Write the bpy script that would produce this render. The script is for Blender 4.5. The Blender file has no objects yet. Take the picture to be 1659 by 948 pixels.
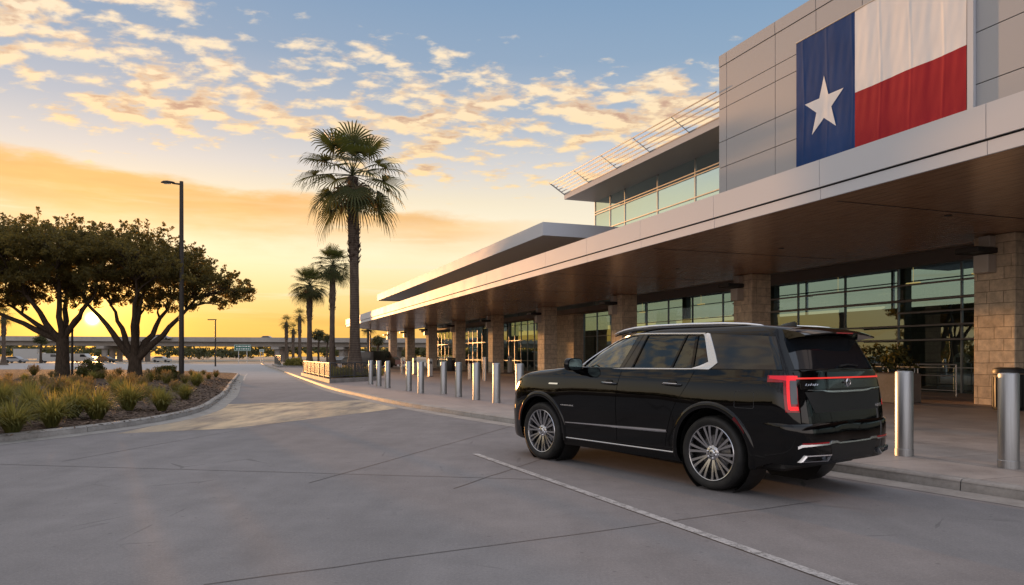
import bpy, bmesh, math, random
import numpy as np
from mathutils import Vector, Matrix
R = math.radians
random.seed(7); np.random.seed(7)
scene = bpy.context.scene
col = scene.collection

# ------------------------------------------------------------------ object helpers
def tag(o, label=None, cat=None, group=None, kind=None):
    if label: o['label'] = label
    if cat: o['category'] = cat
    if group: o['group'] = group
    if kind: o['kind'] = kind
    return o

def empty(name, loc=(0, 0, 0), rz=0.0, label=None, cat=None, group=None):
    o = bpy.data.objects.new(name, None); col.objects.link(o)
    o.location = loc; o.rotation_euler = (0, 0, rz); o.empty_display_size = .2
    return tag(o, label, cat, group)

def copy_tree(o, parent=None):
    c = o.copy(); col.objects.link(c); c.parent = parent
    for ch in list(o.children): copy_tree(ch, c)
    return c

class MB:
    """collects geometry, builds ONE mesh object"""
    def __init__(s): s.v = []; s.f = []; s.m = []
    def add(s, vs, fs, mi=0):
        n = len(s.v); s.v += [tuple(p) for p in vs]
        s.f += [tuple(i + n for i in f) for f in fs]; s.m += [mi] * len(fs)
        return s
    def box(s, lo, hi, mi=0, mat=None):
        x0, y0, z0 = lo; x1, y1, z1 = hi
        vs = [(x0,y0,z0),(x1,y0,z0),(x1,y1,z0),(x0,y1,z0),(x0,y0,z1),(x1,y0,z1),(x1,y1,z1),(x0,y1,z1)]
        if mat is not None: vs = [tuple(mat @ Vector(p)) for p in vs]
        return s.add(vs, [(0,3,2,1),(4,5,6,7),(0,1,5,4),(1,2,6,5),(2,3,7,6),(3,0,4,7)], mi)
    def bbox(s, c, d, mi=0, rz=0, b=.01):
        """bevelled box, centre c, size d (vertical edges and rims chamfered)"""
        hx, hy, hz = d[0]/2, d[1]/2, d[2]/2
        b = min(b, hx*.45, hy*.45, hz*.45)
        def ring(ix, z):
            x, y = hx-ix, hy-ix
            k = b
            return [(x-k,-y,z),(x,-y+k,z),(x,y-k,z),(x-k,y,z),(-x+k,y,z),(-x,y-k,z),(-x,-y+k,z),(-x+k,-y,z)]
        rings = [ring(b,-hz), ring(0,-hz+b), ring(0,hz-b), ring(b,hz)]
        cr, sr = math.cos(rz), math.sin(rz)
        vs = [(c[0]+x*cr-y*sr, c[1]+x*sr+y*cr, c[2]+z) for r in rings for x,y,z in r]
        fs = [tuple(range(7,-1,-1)), tuple(range(24,32))]
        for i in range(3):
            for j in range(8):
                fs.append((i*8+j, i*8+(j+1)%8, (i+1)*8+(j+1)%8, (i+1)*8+j))
        return s.add(vs, fs, mi)
    def lathe(s, prof, n=24, c=(0,0,0), axis='z', mi=0, close=True):
        vs = []; fs = []
        for r, h in prof:
            for k in range(n):
                a = 2*math.pi*k/n
                p = (r*math.cos(a), r*math.sin(a), h)
                if axis == 'y': p = (p[0], h, p[1])
                if axis == 'x': p = (h, p[0], p[1])
                vs.append((c[0]+p[0], c[1]+p[1], c[2]+p[2]))
        m = len(prof)
        for i in range(m-1):
            for k in range(n):
                q = (i*n+k, i*n+(k+1)%n, (i+1)*n+(k+1)%n, (i+1)*n+k)
                fs.append(q if axis != 'y' else q[::-1])
        if close:
            a = tuple(range(n)); b = tuple((m-1)*n+k for k in range(n))
            if axis == 'y': fs += [a, b[::-1]]
            else: fs += [a[::-1], b]
        return s.add(vs, fs, mi)
    def tube(s, path, rad, n=8, mi=0, cap=True, sq=1.0):
        P = [Vector(p) for p in path]
        if not hasattr(rad, '__len__'): rad = [rad]*len(P)
        vs = []; fs = []; up = Vector((0,0,1)); prev = None
        for i, p in enumerate(P):
            t = (P[min(i+1,len(P)-1)] - P[max(i-1,0)])
            if t.length < 1e-9: t = Vector((0,0,1))
            t.normalize()
            if prev is None:
                a = t.cross(up)
                if a.length < .05: a = t.cross(Vector((0,1,0)))
            else: a = prev - t*prev.dot(t)
            a.normalize(); b = t.cross(a); prev = a
            for k in range(n):
                an = 2*math.pi*k/n
                vs.append(p + a*(math.cos(an)*rad[i]) + b*(math.sin(an)*rad[i]*sq))
        for i in range(len(P)-1):
            for k in range(n):
                fs.append((i*n+k, i*n+(k+1)%n, (i+1)*n+(k+1)%n, (i+1)*n+k))
        if cap:
            fs.append(tuple(range(n-1,-1,-1))); fs.append(tuple((len(P)-1)*n+k for k in range(n)))
        return s.add(vs, fs, mi)
    def prism(s, poly, ext, mi=0):
        """poly: list of 3-D points; ext: extrusion vector"""
        n = len(poly); e = Vector(ext)
        vs = [Vector(p) for p in poly] + [Vector(p)+e for p in poly]
        fs = [tuple(range(n-1,-1,-1)), tuple(range(n,2*n))]
        for k in range(n): fs.append((k,(k+1)%n,n+(k+1)%n,n+k))
        return s.add(vs, fs, mi)
    def build(s, name, mat, parent=None, smooth=False, angle=35, fix=True):
        me = bpy.data.meshes.new(name); me.from_pydata(s.v, [], s.f)
        mats = mat if isinstance(mat, (list, tuple)) else [mat]
        for m in mats: me.materials.append(m)
        if len(mats) > 1: me.polygons.foreach_set('material_index', s.m)
        if fix:
            bm = bmesh.new(); bm.from_mesh(me)
            bmesh.ops.recalc_face_normals(bm, faces=bm.faces); bm.to_mesh(me); bm.free()
        if smooth:
            me.polygons.foreach_set('use_smooth', [True]*len(me.polygons))
            me.set_sharp_from_angle(angle=R(angle))
        me.update()
        o = bpy.data.objects.new(name, me); col.objects.link(o); o.parent = parent
        return o

def quads_obj(name, V, mat, parent=None, nper=4):
    """fast build for leaves: V (n,nper,3)"""
    n = len(V); me = bpy.data.meshes.new(name)
    me.vertices.add(n*nper); me.vertices.foreach_set('co', np.asarray(V, dtype=np.float32).ravel())
    me.loops.add(n*nper); me.loops.foreach_set('vertex_index', np.arange(n*nper, dtype=np.int32))
    me.polygons.add(n); me.polygons.foreach_set('loop_start', np.arange(0, n*nper, nper, dtype=np.int32))
    me.update(calc_edges=True); me.validate()
    me.materials.append(mat)
    o = bpy.data.objects.new(name, me); col.objects.link(o); o.parent = parent
    return o

def smooth_curve(xs, ys, sig=.02, n=1500):
    g = np.linspace(xs[0]-.3, xs[-1]+.3, n); v = np.interp(g, xs, ys); st = g[1]-g[0]
    k = np.arange(-int(4*sig/st)-1, int(4*sig/st)+2); w = np.exp(-.5*(k*st/sig)**2); w /= w.sum()
    pad = len(k)//2
    v2 = np.convolve(np.pad(v, pad, mode='edge'), w, mode='valid')
    return lambda t: float(np.interp(t, g, v2))

# ------------------------------------------------------------------ node helpers
class G:
    """tiny expression builder over a node tree"""
    def __init__(s, nt): s.nt = nt; s.n = nt.nodes; s.l = nt.links
    def node(s, t, **kw):
        n = s.n.new(t)
        for k, v in kw.items(): setattr(n, k, v)
        return n
    def put(s, sock, v):
        if isinstance(v, bpy.types.NodeSocket): s.l.new(v, sock)
        elif v is not None:
            try: sock.default_value = v
            except Exception: sock.default_value = (*v, 1.0)
    def m(s, op, a, b=None, c=None, clamp=False):
        n = s.node('ShaderNodeMath', operation=op); n.use_clamp = clamp
        s.put(n.inputs[0], a)
        if b is not None: s.put(n.inputs[1], b)
        if c is not None: s.put(n.inputs[2], c)
        return n.outputs[0]
    def mix(s, f, a, b, blend='MIX'):
        n = s.node('ShaderNodeMix', data_type='RGBA', blend_type=blend)
        s.put(n.inputs[0], f); s.put(n.inputs[6], a if not isinstance(a, tuple) else (*a[:3], 1)); s.put(n.inputs[7], b if not isinstance(b, tuple) else (*b[:3], 1))
        return n.outputs[2]
    def ramp(s, f, stops, interp='LINEAR'):
        n = s.node('ShaderNodeValToRGB'); cr = n.color_ramp; cr.interpolation = interp
        while len(cr.elements) < len(stops): cr.elements.new(.5)
        for e, (p, c) in zip(cr.elements, stops):
            e.position = p; e.color = (*c, 1) if len(c) == 3 else c
        s.put(n.inputs[0], f); return n.outputs[0]
    def ss(s, v, a, b):
        n = s.node('ShaderNodeMapRange', interpolation_type='SMOOTHSTEP'); n.clamp = True
        s.put(n.inputs[0], v); s.put(n.inputs[1], a); s.put(n.inputs[2], b); n.inputs[3].default_value = 0; n.inputs[4].default_value = 1
        return n.outputs[0]
    def noise(s, vec, scale, detail=4, rough=.55, dist=0.0, out=0):
        n = s.node('ShaderNodeTexNoise'); s.put(n.inputs['Vector'], vec)
        s.put(n.inputs['Scale'], scale); n.inputs['Detail'].default_value = detail; n.inputs['Roughness'].default_value = rough; n.inputs['Distortion'].default_value = dist
        return n.outputs[out]
    def mapv(s, vec, scale=(1,1,1), rot=(0,0,0), loc=(0,0,0)):
        n = s.node('ShaderNodeMapping'); s.put(n.inputs[0], vec); n.inputs[1].default_value = loc; n.inputs[2].default_value = rot; n.inputs[3].default_value = scale
        return n.outputs[0]
    def bump(s, h, st=.3, d=.01):
        n = s.node('ShaderNodeBump'); n.inputs['Strength'].default_value = st; n.inputs['Distance'].default_value = d
        s.put(n.inputs['Height'], h); return n.outputs[0]
    def xyz(s, v):
        n = s.node('ShaderNodeSeparateXYZ'); s.put(n.inputs[0], v); return n.outputs
    def comb(s, x, y, z):
        n = s.node('ShaderNodeCombineXYZ'); s.put(n.inputs[0], x); s.put(n.inputs[1], y); s.put(n.inputs[2], z); return n.outputs[0]
    def coord(s, which='Object'): return s.node('ShaderNodeTexCoord').outputs[which]
    def schlick(s, f0, nrm=None):
        ge = s.node('ShaderNodeNewGeometry'); dn = s.node('ShaderNodeVectorMath', operation='DOT_PRODUCT')
        s.put(dn.inputs[0], ge.outputs['Incoming']); s.put(dn.inputs[1], nrm if nrm is not None else ge.outputs['Normal'])
        k = s.m('SUBTRACT', 1.0, s.m('ABSOLUTE', dn.outputs['Value']), clamp=True)
        return s.m('MULTIPLY_ADD', s.m('POWER', k, 5.0), 1-f0, f0, clamp=True)
    def pos(s): return s.node('ShaderNodeNewGeometry').outputs['Position']

def lin(r, g, b):
    f = lambda c: c/12.92 if c <= .04045 else ((c+.055)/1.055)**2.4
    return (f(r/255), f(g/255), f(b/255))

MATS = {}
def mat(name, base=(.5,.5,.5), rough=.5, metal=0.0, coat=0.0, emit=None, es=0.0, spec=.5, fn=None, trans=0.0, ior=1.5):
    m = bpy.data.materials.new(name); m.use_nodes = True
    nt = m.node_tree; b = nt.nodes['Principled BSDF']; g = G(nt)
    b.inputs['Base Color'].default_value = (*base, 1); b.inputs['Roughness'].default_value = rough
    b.inputs['Metallic'].default_value = metal; b.inputs['Coat Weight'].default_value = coat
    b.inputs['Coat Roughness'].default_value = .03
    b.inputs['Specular IOR Level'].default_value = spec; b.inputs['IOR'].default_value = ior
    b.inputs['Transmission Weight'].default_value = trans
    if emit: b.inputs['Emission Color'].default_value = (*emit, 1); b.inputs['Emission Strength'].default_value = es
    if fn: fn(g, b)
    MATS[name] = m
    return m

def mottled(c1, c2, scale=2.0, bump=.2, bscale=60, r1=.5, r2=.7, world=True, bd=.004):
    def fn(g, b):
        p = g.pos() if world else g.coord()
        n1 = g.noise(p, scale, 5); n2 = g.noise(p, scale*9, 4)
        f = g.m('MULTIPLY_ADD', n2, .35, g.m('MULTIPLY', n1, .65))
        c = g.ramp(f, [(.33, c1), (.67, c2)])
        g.put(b.inputs['Base Color'], c)
        g.put(b.inputs['Roughness'], g.m('MULTIPLY_ADD', n1, r2-r1, r1))
        g.put(b.inputs['Normal'], g.bump(g.noise(p, bscale, 3), bump, bd))
    return fn
# ------------------------------------------------------------------ camera, sky, sun
F_PX, HOR, CXP = 1187.0, 577.0, 829.5
CAM_H = 1.55
cam_d = bpy.data.cameras.new('camera'); cam = bpy.data.objects.new('camera', cam_d); col.objects.link(cam)
cam.location = (0, 0, CAM_H); cam.rotation_euler = (R(90), 0, 0)
cam_d.sensor_width = 36; cam_d.lens = 36*F_PX/1659; cam_d.shift_y = 103/1659; cam_d.clip_end = 6000
scene.camera = cam
scene.view_settings.view_transform = 'Standard'; scene.view_settings.look = 'None'
scene.view_settings.exposure = 0; scene.view_settings.gamma = 1
try: scene.view_settings.use_curve_mapping = False
except Exception: pass
scene.render.engine = 'CYCLES'
cy = scene.cycles
cy.use_denoising = True
try: cy.denoiser = 'OPENIMAGEDENOISE'
except Exception: pass
cy.max_bounces = 8; cy.transparent_max_bounces = 12; cy.diffuse_bounces = 3; cy.glossy_bounces = 4
cy.sample_clamp_indirect = 4.0; cy.caustics_reflective = False; cy.caustics_refractive = False

SUN_AZ, SUN_EL = R(-29.8), R(2.55)
SD = Vector((math.sin(SUN_AZ)*math.cos(SUN_EL), math.cos(SUN_AZ)*math.cos(SUN_EL), math.sin(SUN_EL)))
sl = bpy.data.lights.new('sun', 'SUN'); sun = bpy.data.objects.new('sun', sl); col.objects.link(sun)
sl.energy = 5.0; sl.angle = R(.6); sl.color = (1.0, .48, .17)
sun.rotation_euler = SD.to_track_quat('Z', 'Y').to_euler(); sun.location = SD*200

w = bpy.data.worlds.new('World'); scene.world = w; w.use_nodes = True
g = G(w.node_tree); w.node_tree.nodes.clear()
d = g.coord('Generated')
nrm = g.node('ShaderNodeVectorMath', operation='NORMALIZE'); g.put(nrm.inputs[0], d); d = nrm.outputs[0]
X, Y, Z = g.xyz(d)
hl = g.m('SQRT', g.m('ADD', g.m('MULTIPLY', X, X), g.m('MULTIPLY', Y, Y)))
te = g.m('DIVIDE', Z, g.m('MAXIMUM', hl, .02))              # tan of elevation
te = g.m('MAXIMUM', te, -.2)
az = g.m('ARCTAN2', X, Y)
ca = g.m('DIVIDE', g.m('ADD', g.m('MULTIPLY', X, SD.x), g.m('MULTIPLY', Y, SD.y)), g.m('MAXIMUM', hl, .02))
near = [(0.0, (1.0,.52,.095)), (.045, (1.03,.64,.165)), (.09, (1.08,.83,.40)), (.135, (1.12,.98,.66)), (.175, (1.10,.98,.72)), (.21, (.98,.86,.64)),
        (.25, (.78,.74,.70)), (.31, (.52,.57,.65)), (.40, (.32,.43,.58)), (.50, (.24,.37,.55)), (.66, (.80,.86,1.0)), (1.0, (1.0,1.06,1.2))]
far = [(0.0, (1.65,1.42,1.30)), (.05, (1.65,1.45,1.36)), (.14, (1.6,1.46,1.44)), (.26, (1.4,1.36,1.42)), (.4, (1.08,1.12,1.24)), (.7, (.86,.94,1.10)), (1.0, (.84,.92,1.08))]  # sky out of view, raised well above the visible sky as added fill
tcl = g.m('DIVIDE', te, 1.0, clamp=True)
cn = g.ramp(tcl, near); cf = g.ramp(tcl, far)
wn = g.ss(ca, -.25, .30)
mid = [(0.0,(.96,.74,.46)),(.07,(.97,.79,.54)),(.15,(.96,.84,.64)),(.21,(.90,.83,.72)),(.26,(.68,.70,.74)),(.32,(.44,.53,.65)),(.40,(.29,.42,.58)),(.50,(.22,.36,.55)),(.66,(.80,.86,1.0)),(1.0,(1.0,1.06,1.2))]
cm = g.ramp(tcl, mid)
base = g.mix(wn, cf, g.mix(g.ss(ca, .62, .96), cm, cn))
# pale right side of the sunset: less orange away from the sun
# broad orange cloud bank low on the sun's side
nb = g.noise(g.comb(g.m('MULTIPLY', az, 3.0), g.m('MULTIPLY', te, 12.0), 3.1), 2.2, 6, .6)
nbc = g.m('SUBTRACT', nb, .5)
top = g.m('ADD', g.m('MULTIPLY_ADD', az, -.085, .186), g.m('MULTIPLY', nbc, .055))
bot = g.m('ADD', g.m('MULTIPLY_ADD', az, -.01, .150), g.m('MULTIPLY', nbc, .06))
up_in = g.ss(g.m('SUBTRACT', top, te), -.003, .014)
lo_in = g.ss(g.m('SUBTRACT', te, bot), -.035, .05)
lr = g.m('MULTIPLY', g.m('MULTIPLY', g.ss(az, .12, -.12), g.ss(az, -.95, -.68)), g.ss(ca, .3, .8))
bank = g.m('MULTIPLY', g.m('MULTIPLY', up_in, lo_in), lr)
bcol = g.ramp(g.noise(g.comb(g.m('MULTIPLY', az, 2.0), g.m('MULTIPLY', te, 14.0), .7), 3.0, 5, .6), [(.3, (.92,.50,.17)), (.55, (1.0,.56,.19)), (.75, (1.05,.68,.30))])
c1 = g.mix(g.m('MULTIPLY', bank, .92), base, bcol)
# thin bright streaks below it
st = g.noise(g.comb(g.m('MULTIPLY', az, 1.6), g.m('MULTIPLY', te, 22.0), 5.3), 2.4, 5, .6)
stm = g.m('MULTIPLY', g.m('MULTIPLY', g.ss(st, .52, .72), g.ss(te, .22, .15)), g.m('MULTIPLY', g.ss(te, .02, .1), wn))
c1 = g.mix(g.m('MULTIPLY', stm, .75), c1, (1.08,.92,.62))
st2 = g.noise(g.comb(g.m('MULTIPLY', az, 1.3), g.m('MULTIPLY', te, 26.0), 9.1), 2.0, 4, .6)
stm2 = g.m('MULTIPLY', g.m('MULTIPLY', g.ss(st2, .55, .75), g.ss(te, .19, .12)), wn)
c1 = g.mix(g.m('MULTIPLY', stm2, .5), c1, (.98,.52,.14))
# puffs of broken altocumulus, seen in perspective on a flat layer
den = g.m('ADD', g.m('MAXIMUM', Z, 0), .16)
px_, py_ = g.m('DIVIDE', X, den), g.m('DIVIDE', Y, den)
def puff(dx, dy):
    v = g.comb(g.m('ADD', px_, dx), g.m('ADD', g.m('MULTIPLY', py_, 1.15), dy), 0.0)
    v = g.mapv(v, rot=(0, 0, R(-28)), scale=(.95, 1.1, 1))
    n1 = g.noise(v, 10.5, 7, .54, .10)
    n2 = g.noise(v, 2.2, 2, .5)
    return g.m('MULTIPLY_ADD', n2, .4, g.m('MULTIPLY', n1, .9))
h0 = puff(0, 0)
h1 = puff(SD.x*.045, SD.y*.045)
dv = g.m('ABSOLUTE', g.m('SUBTRACT', te, g.m('MULTIPLY_ADD', az, -.06, .315)))
cov = g.ss(dv, .17, .02)
cov2 = g.m('MAXIMUM', cov, g.m('MULTIPLY', g.ss(te, .27, .34), g.ss(az, -.28, -.5)))
thr = g.m('MULTIPLY_ADD', cov2, -.262, .86)
pm = g.ss(g.m('SUBTRACT', h0, thr), -.03, .13)
shade = g.ss(g.m('SUBTRACT', h1, h0), -.09, .07)
deep = g.ss(g.m('SUBTRACT', h0, thr), .06, .2)
lit = g.mix(g.ss(te, .2, .42), (1.12,.80,.40), (1.12,.90,.62))
dark = g.mix(wn, lin(150,146,160), lin(208,166,140))
pc = g.mix(g.m('MULTIPLY', shade, g.m('MULTIPLY_ADD', deep, .6, .4)), lit, dark)
pc = g.mix(g.ss(ca, .55, -.3), pc, lin(150,150,166))
c2 = g.mix(g.m('MULTIPLY', g.m('MULTIPLY', pm, .93), g.ss(te, .17, .24)), c1, pc)
# glow of the low sun
dt = g.m('ADD', g.m('ADD', g.m('MULTIPLY', X, SD.x), g.m('MULTIPLY', Y, SD.y)), g.m('MULTIPLY', Z, SD.z))
dt = g.m('MAXIMUM', dt, 0)
def addglow(c, pw, k, colr):
    a = g.m('MULTIPLY', g.m('POWER', dt, pw), k)
    n = g.node('ShaderNodeMix', data_type='RGBA', blend_type='ADD'); n.clamp_result = False
    g.put(n.inputs[0], 1.0); g.put(n.inputs[6], c)
    vm = g.node('ShaderNodeVectorMath', operation='SCALE'); vm.inputs[0].default_value = colr; g.put(vm.inputs['Scale'], a)
    g.put(n.inputs[7], vm.outputs[0]); return n.outputs[2]
c3 = addglow(c2, 24, .20, (1, .42, .03))
c3 = addglow(c3, 300, 1.0, (1, .46, .05))
c3 = addglow(c3, 5000, 1.1, (1, .58, .14))
c3 = addglow(c3, 90000, 14.0, (1, .82, .5))
# below the horizon: ground tone (never seen, the ground sheet covers it)
c4 = g.mix(g.ss(Z, -.03, -.002), (.06, .055, .05), c3)
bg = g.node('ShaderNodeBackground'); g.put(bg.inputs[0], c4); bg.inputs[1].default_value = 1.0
sky = g.node('ShaderNodeTexSky', sky_type='NISHITA'); sky.sun_disc = False
sky.sun_elevation = SUN_EL; sky.sun_rotation = SUN_AZ
bg2 = g.node('ShaderNodeBackground'); g.put(bg2.inputs[0], sky.outputs[0]); bg2.inputs[1].default_value = .05
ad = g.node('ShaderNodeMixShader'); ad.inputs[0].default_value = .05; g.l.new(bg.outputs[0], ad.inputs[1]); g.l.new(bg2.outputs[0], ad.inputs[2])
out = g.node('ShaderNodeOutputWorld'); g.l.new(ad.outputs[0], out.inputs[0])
# ------------------------------------------------------------------ materials of the setting
def concrete_fn(g, b):
    p = g.pos()
    n1 = g.noise(p, .35, 5, .6); n2 = g.noise(p, 2.3, 5, .6); n3 = g.noise(p, 38, 4, .7)
    streak = g.noise(g.mapv(p, rot=(0,0,R(-22)), scale=(1.6,.16,1)), 1.1, 4, .6)
    f = g.m('ADD', g.m('MULTIPLY', n1, .35), g.m('ADD', g.m('MULTIPLY', n2, .22), g.m('ADD', g.m('MULTIPLY', n3, .34), g.m('MULTIPLY', streak, .22))))
    c = g.ramp(f, [(.38, (.108,.097,.095)), (.55, (.172,.156,.153)), (.72, (.24,.218,.213))])
    spk = g.ss(g.noise(p, 75, 2, .6), .60, .70)
    c = g.mix(g.m('MULTIPLY', spk, .45), c, (.36,.33,.315))
    spd = g.ss(g.noise(p, 60, 2, .6), .40, .31)
    c = g.mix(g.m('MULTIPLY', spd, .4), c, (.09,.08,.08))
    stain = g.ss(g.noise(g.mapv(p, rot=(0,0,R(60)), scale=(.5,1.7,1), loc=(3,1,0)), .9, 4, .6), .6, .75)
    c = g.mix(g.m('MULTIPLY', stain, .3), c, (.13,.12,.118))
    # tyre tracks worn along the drive and a few oil drips
    Xq, Yq, _q = g.xyz(g.mapv(p, rot=(0,0,R(-24))))
    for cx_, wd_, st_ in ((-4.6,.26,.34),(-2.9,.26,.34),(-1.2,.22,.22),(.5,.22,.22),(-8.0,.2,.2),(-6.4,.2,.2)):
        wv = g.m('ADD', Xq, g.m('MULTIPLY', g.noise(g.comb(0.0, g.m('MULTIPLY', Yq, .06), float(cx_)), 1.0, 2), 1.6))
        mk = g.m('MULTIPLY', g.ss(g.m('ABSOLUTE', g.m('SUBTRACT', wv, cx_+.8)), wd_, wd_*.2), g.ss(g.noise(g.mapv(p, rot=(0,0,R(-24)), scale=(2.2,.22,1)), 1.2, 4, .65), .40, .66))
        c = g.mix(g.m('MULTIPLY', mk, st_), c, (.085,.078,.076))
    dr = g.node('ShaderNodeTexVoronoi'); g.put(dr.inputs['Vector'], g.mapv(p, scale=(.9,.9,.9))); dr.inputs['Randomness'].default_value = 1
    dd_ = g.m('ADD', dr.outputs['Distance'], g.m('MULTIPLY', g.m('SUBTRACT', g.noise(p, 8, 3), .5), .18))
    c = g.mix(g.m('MULTIPLY', g.ss(dd_, .10, .03), .5), c, (.06,.055,.055))
    # hairline cracks
    vr = g.node('ShaderNodeTexVoronoi', feature='DISTANCE_TO_EDGE'); g.put(vr.inputs['Vector'], g.mapv(p, scale=(.16,.16,.16), loc=(.31,.17,0)))
    wob = g.noise(p, 1.5, 4)
    vr2 = g.m('ADD', vr.outputs[0], g.m('MULTIPLY', g.m('SUBTRACT', wob, .5), .12))
    c = g.mix(g.m('MULTIPLY', g.ss(vr2, .0055, .002), g.m('MULTIPLY', g.ss(n1, .5, .62), .55)), c, (.06,.055,.052))
    g.put(b.inputs['Base Color'], c)
    g.put(b.inputs['Roughness'], g.m('MULTIPLY_ADD', streak, .25, .48))
    h = g.m('ADD', g.m('MULTIPLY', n3, .6), g.m('MULTIPLY', g.noise(p, 220, 2), .6))
    g.put(b.inputs['Normal'], g.bump(h, .35, .004))
M_ROAD = mat('road_concrete', fn=concrete_fn, spec=0.0)
_g = G(M_ROAD.node_tree); _gl = _g.node('ShaderNodeBsdfGlossy'); _gl.inputs['Roughness'].default_value = .72; _gl.inputs[0].default_value = (1,1,1,1)
_mx = _g.node('ShaderNodeMixShader'); _yy = _g.xyz(_g.pos())[1]; _g.put(_mx.inputs[0], _g.m('MULTIPLY_ADD', _g.ss(_yy, 24, 60), .16, .07))  # gloss raised with distance to put a sheen on the far road
_o = M_ROAD.node_tree.nodes['Material Output']; _g.l.new(M_ROAD.node_tree.nodes['Principled BSDF'].outputs[0], _mx.inputs[1]); _g.l.new(_gl.outputs[0], _mx.inputs[2]); _g.l.new(_mx.outputs[0], _o.inputs[0])
M_KERB = mat('kerb_concrete', fn=mottled((.20,.185,.17), (.36,.335,.31), 2.2, .4, 90, .6, .8), spec=.3)
M_JOINT = mat('joint', (.10,.091,.087), .8, spec=.1)
def pave_fn(g, b):
    p = g.mapv(g.pos(), rot=(0,0,R(-20.5)))
    br = g.node('ShaderNodeTexBrick'); br.offset = 0.0; br.squash = 1
    g.put(br.inputs['Vector'], p); br.inputs['Scale'].default_value = 1; br.inputs['Brick Width'].default_value = 1.5
    br.inputs['Row Height'].default_value = 1.5; br.inputs['Mortar Size'].default_value = .006; br.inputs['Mortar Smooth'].default_value = .1
    br.inputs['Color1'].default_value = (.36,.315,.285,1); br.inputs['Color2'].default_value = (.31,.272,.248,1); br.inputs['Mortar'].default_value = (.10,.09,.08,1)
    n = g.noise(g.pos(), 1.3, 6, .62); n2 = g.noise(g.pos(), 60, 2)
    k = g.m('ADD', g.m('MULTIPLY', n, .9), g.m('MULTIPLY', n2, .45))
    c = g.mix(1.0, br.outputs[0], g.ramp(k, [(.4,(.62,.6,.6)), (.9,(1.25,1.22,1.2))]), 'MULTIPLY')
    # warm red pavers towards the far end of the walk
    yy = g.xyz(g.pos())[1]
    c = g.mix(g.m('MULTIPLY', g.ss(yy, 17, 24), .5), c, g.mix(n, (.20,.125,.105), (.30,.20,.17)))
    g.put(b.inputs['Base Color'], c); g.put(b.inputs['Roughness'], g.m('MULTIPLY_ADD', n, .35, .38))
    g.put(b.inputs['Normal'], g.bump(g.m('ADD', g.m('MULTIPLY', n2, .5), g.m('MULTIPLY', br.outputs[1], -1.0)), .3, .004))
M_PAVE = mat('paving', fn=pave_fn, spec=.4)
def dirt_fn(g, b):
    p = g.pos(); n = g.noise(p, .06, 6, .6); n2 = g.noise(p, .8, 5)
    f = g.m('ADD', g.m('MULTIPLY', n, .7), g.m('MULTIPLY', n2, .3))
    g.put(b.inputs['Base Color'], g.ramp(f, [(.35, (.085,.075,.045)), (.5, (.19,.165,.125)), (.62, (.27,.25,.23))]))
    b.inputs['Roughness'].default_value = .6
M_DIRT = mat('far_ground', fn=dirt_fn, spec=.35)
def mulch_fn(g, b):
    p = g.pos()
    v = g.node('ShaderNodeTexVoronoi'); g.put(v.inputs['Vector'], p); v.inputs['Scale'].default_value = 26
    n = g.noise(p, 5, 5)
    c = g.mix(n, g.ramp(g.xyz(v.outputs['Color'])[0], [(0,(.05,.032,.024)), (.5,(.11,.075,.058)), (1,(.21,.155,.125))]), (.06,.04,.03))
    g.put(b.inputs['Base Color'], c); b.inputs['Roughness'].default_value = .9
    g.put(b.inputs['Normal'], g.bump(v.outputs['Distance'], 1.0, .03))
M_MULCH = mat('mulch', fn=mulch_fn, spec=.15)
def paint_fn(g, b):
    p = g.pos(); n = g.noise(p, 9, 6, .7); n2 = g.noise(p, 55, 3, .7)
    f = g.ss(g.m('ADD', g.m('MULTIPLY', n, .55), g.m('MULTIPLY', n2, .45)), .40, .56)
    g.put(b.inputs['Base Color'], g.mix(f, (.17,.16,.155), (.46,.44,.43)))
    b.inputs['Roughness'].default_value = .6
M_PAINT = mat('worn_paint', fn=paint_fn)

# ------------------------------------------------------------------ ground sheets
KR = [(16.5,-11),(13.5,-6),(9.6,.9),(5.55,7.75),(4.35,9.8),(2.2,13.3),(0.0,16.8),(-2.4,20.9),(-4.1,24.2),(-5.7,27.7),(-7.6,32.0),(-9.8,37.6),(-15.8,53.8),(-24,76),(-33,100),(-50,146)]
KL = [(-18,-14),(-14.6,-4),(-12.3,4),(-10.7,9.2),(-9.35,12.8),(-8.62,14.9),(-8.32,16.9),(-8.42,19.0),(-8.9,21.4),(-9.7,24.0),(-11.3,29),(-15.6,41),(-20.9,56),(-22.6,60.5),(-24.6,63.2),(-28,64.6),(-60,66),(-90,67)]
def refine(pl, step=.6):
    P = [Vector((x,y,0)) for x,y in pl]; out = []
    for i in range(len(P)-1):
        p0,p1,p2,p3 = P[max(i-1,0)],P[i],P[i+1],P[min(i+2,len(P)-1)]
        n = max(1,int((p2-p1).length/step)); n = min(n, 24)
        for k in range(n):
            t = k/n
            m1 = (p2-p0)*.5; m2 = (p3-p1)*.5
            l = (p2-p1).length
            m1 = m1*(l/max(m1.length,1e-6)); m2 = m2*(l/max(m2.length,1e-6))
            h = p1*(2*t**3-3*t**2+1)+m1*(t**3-2*t**2+t)+p2*(-2*t**3+3*t**2)+m2*(t**3-t**2)
            out.append(h)
    out.append(P[-1]); return out
def sideways(P, side):
    N = []
    for i in range(len(P)):
        t = (P[min(i+1,len(P)-1)]-P[max(i-1,0)]).normalized()
        N.append(Vector((t.y,-t.x,0))*side)      # right-hand normal * side
    return N
RK, LK = refine(KR), refine(KL)
NR, NL = sideways(RK, 1), sideways(LK, -1)       # both point away from the road
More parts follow.
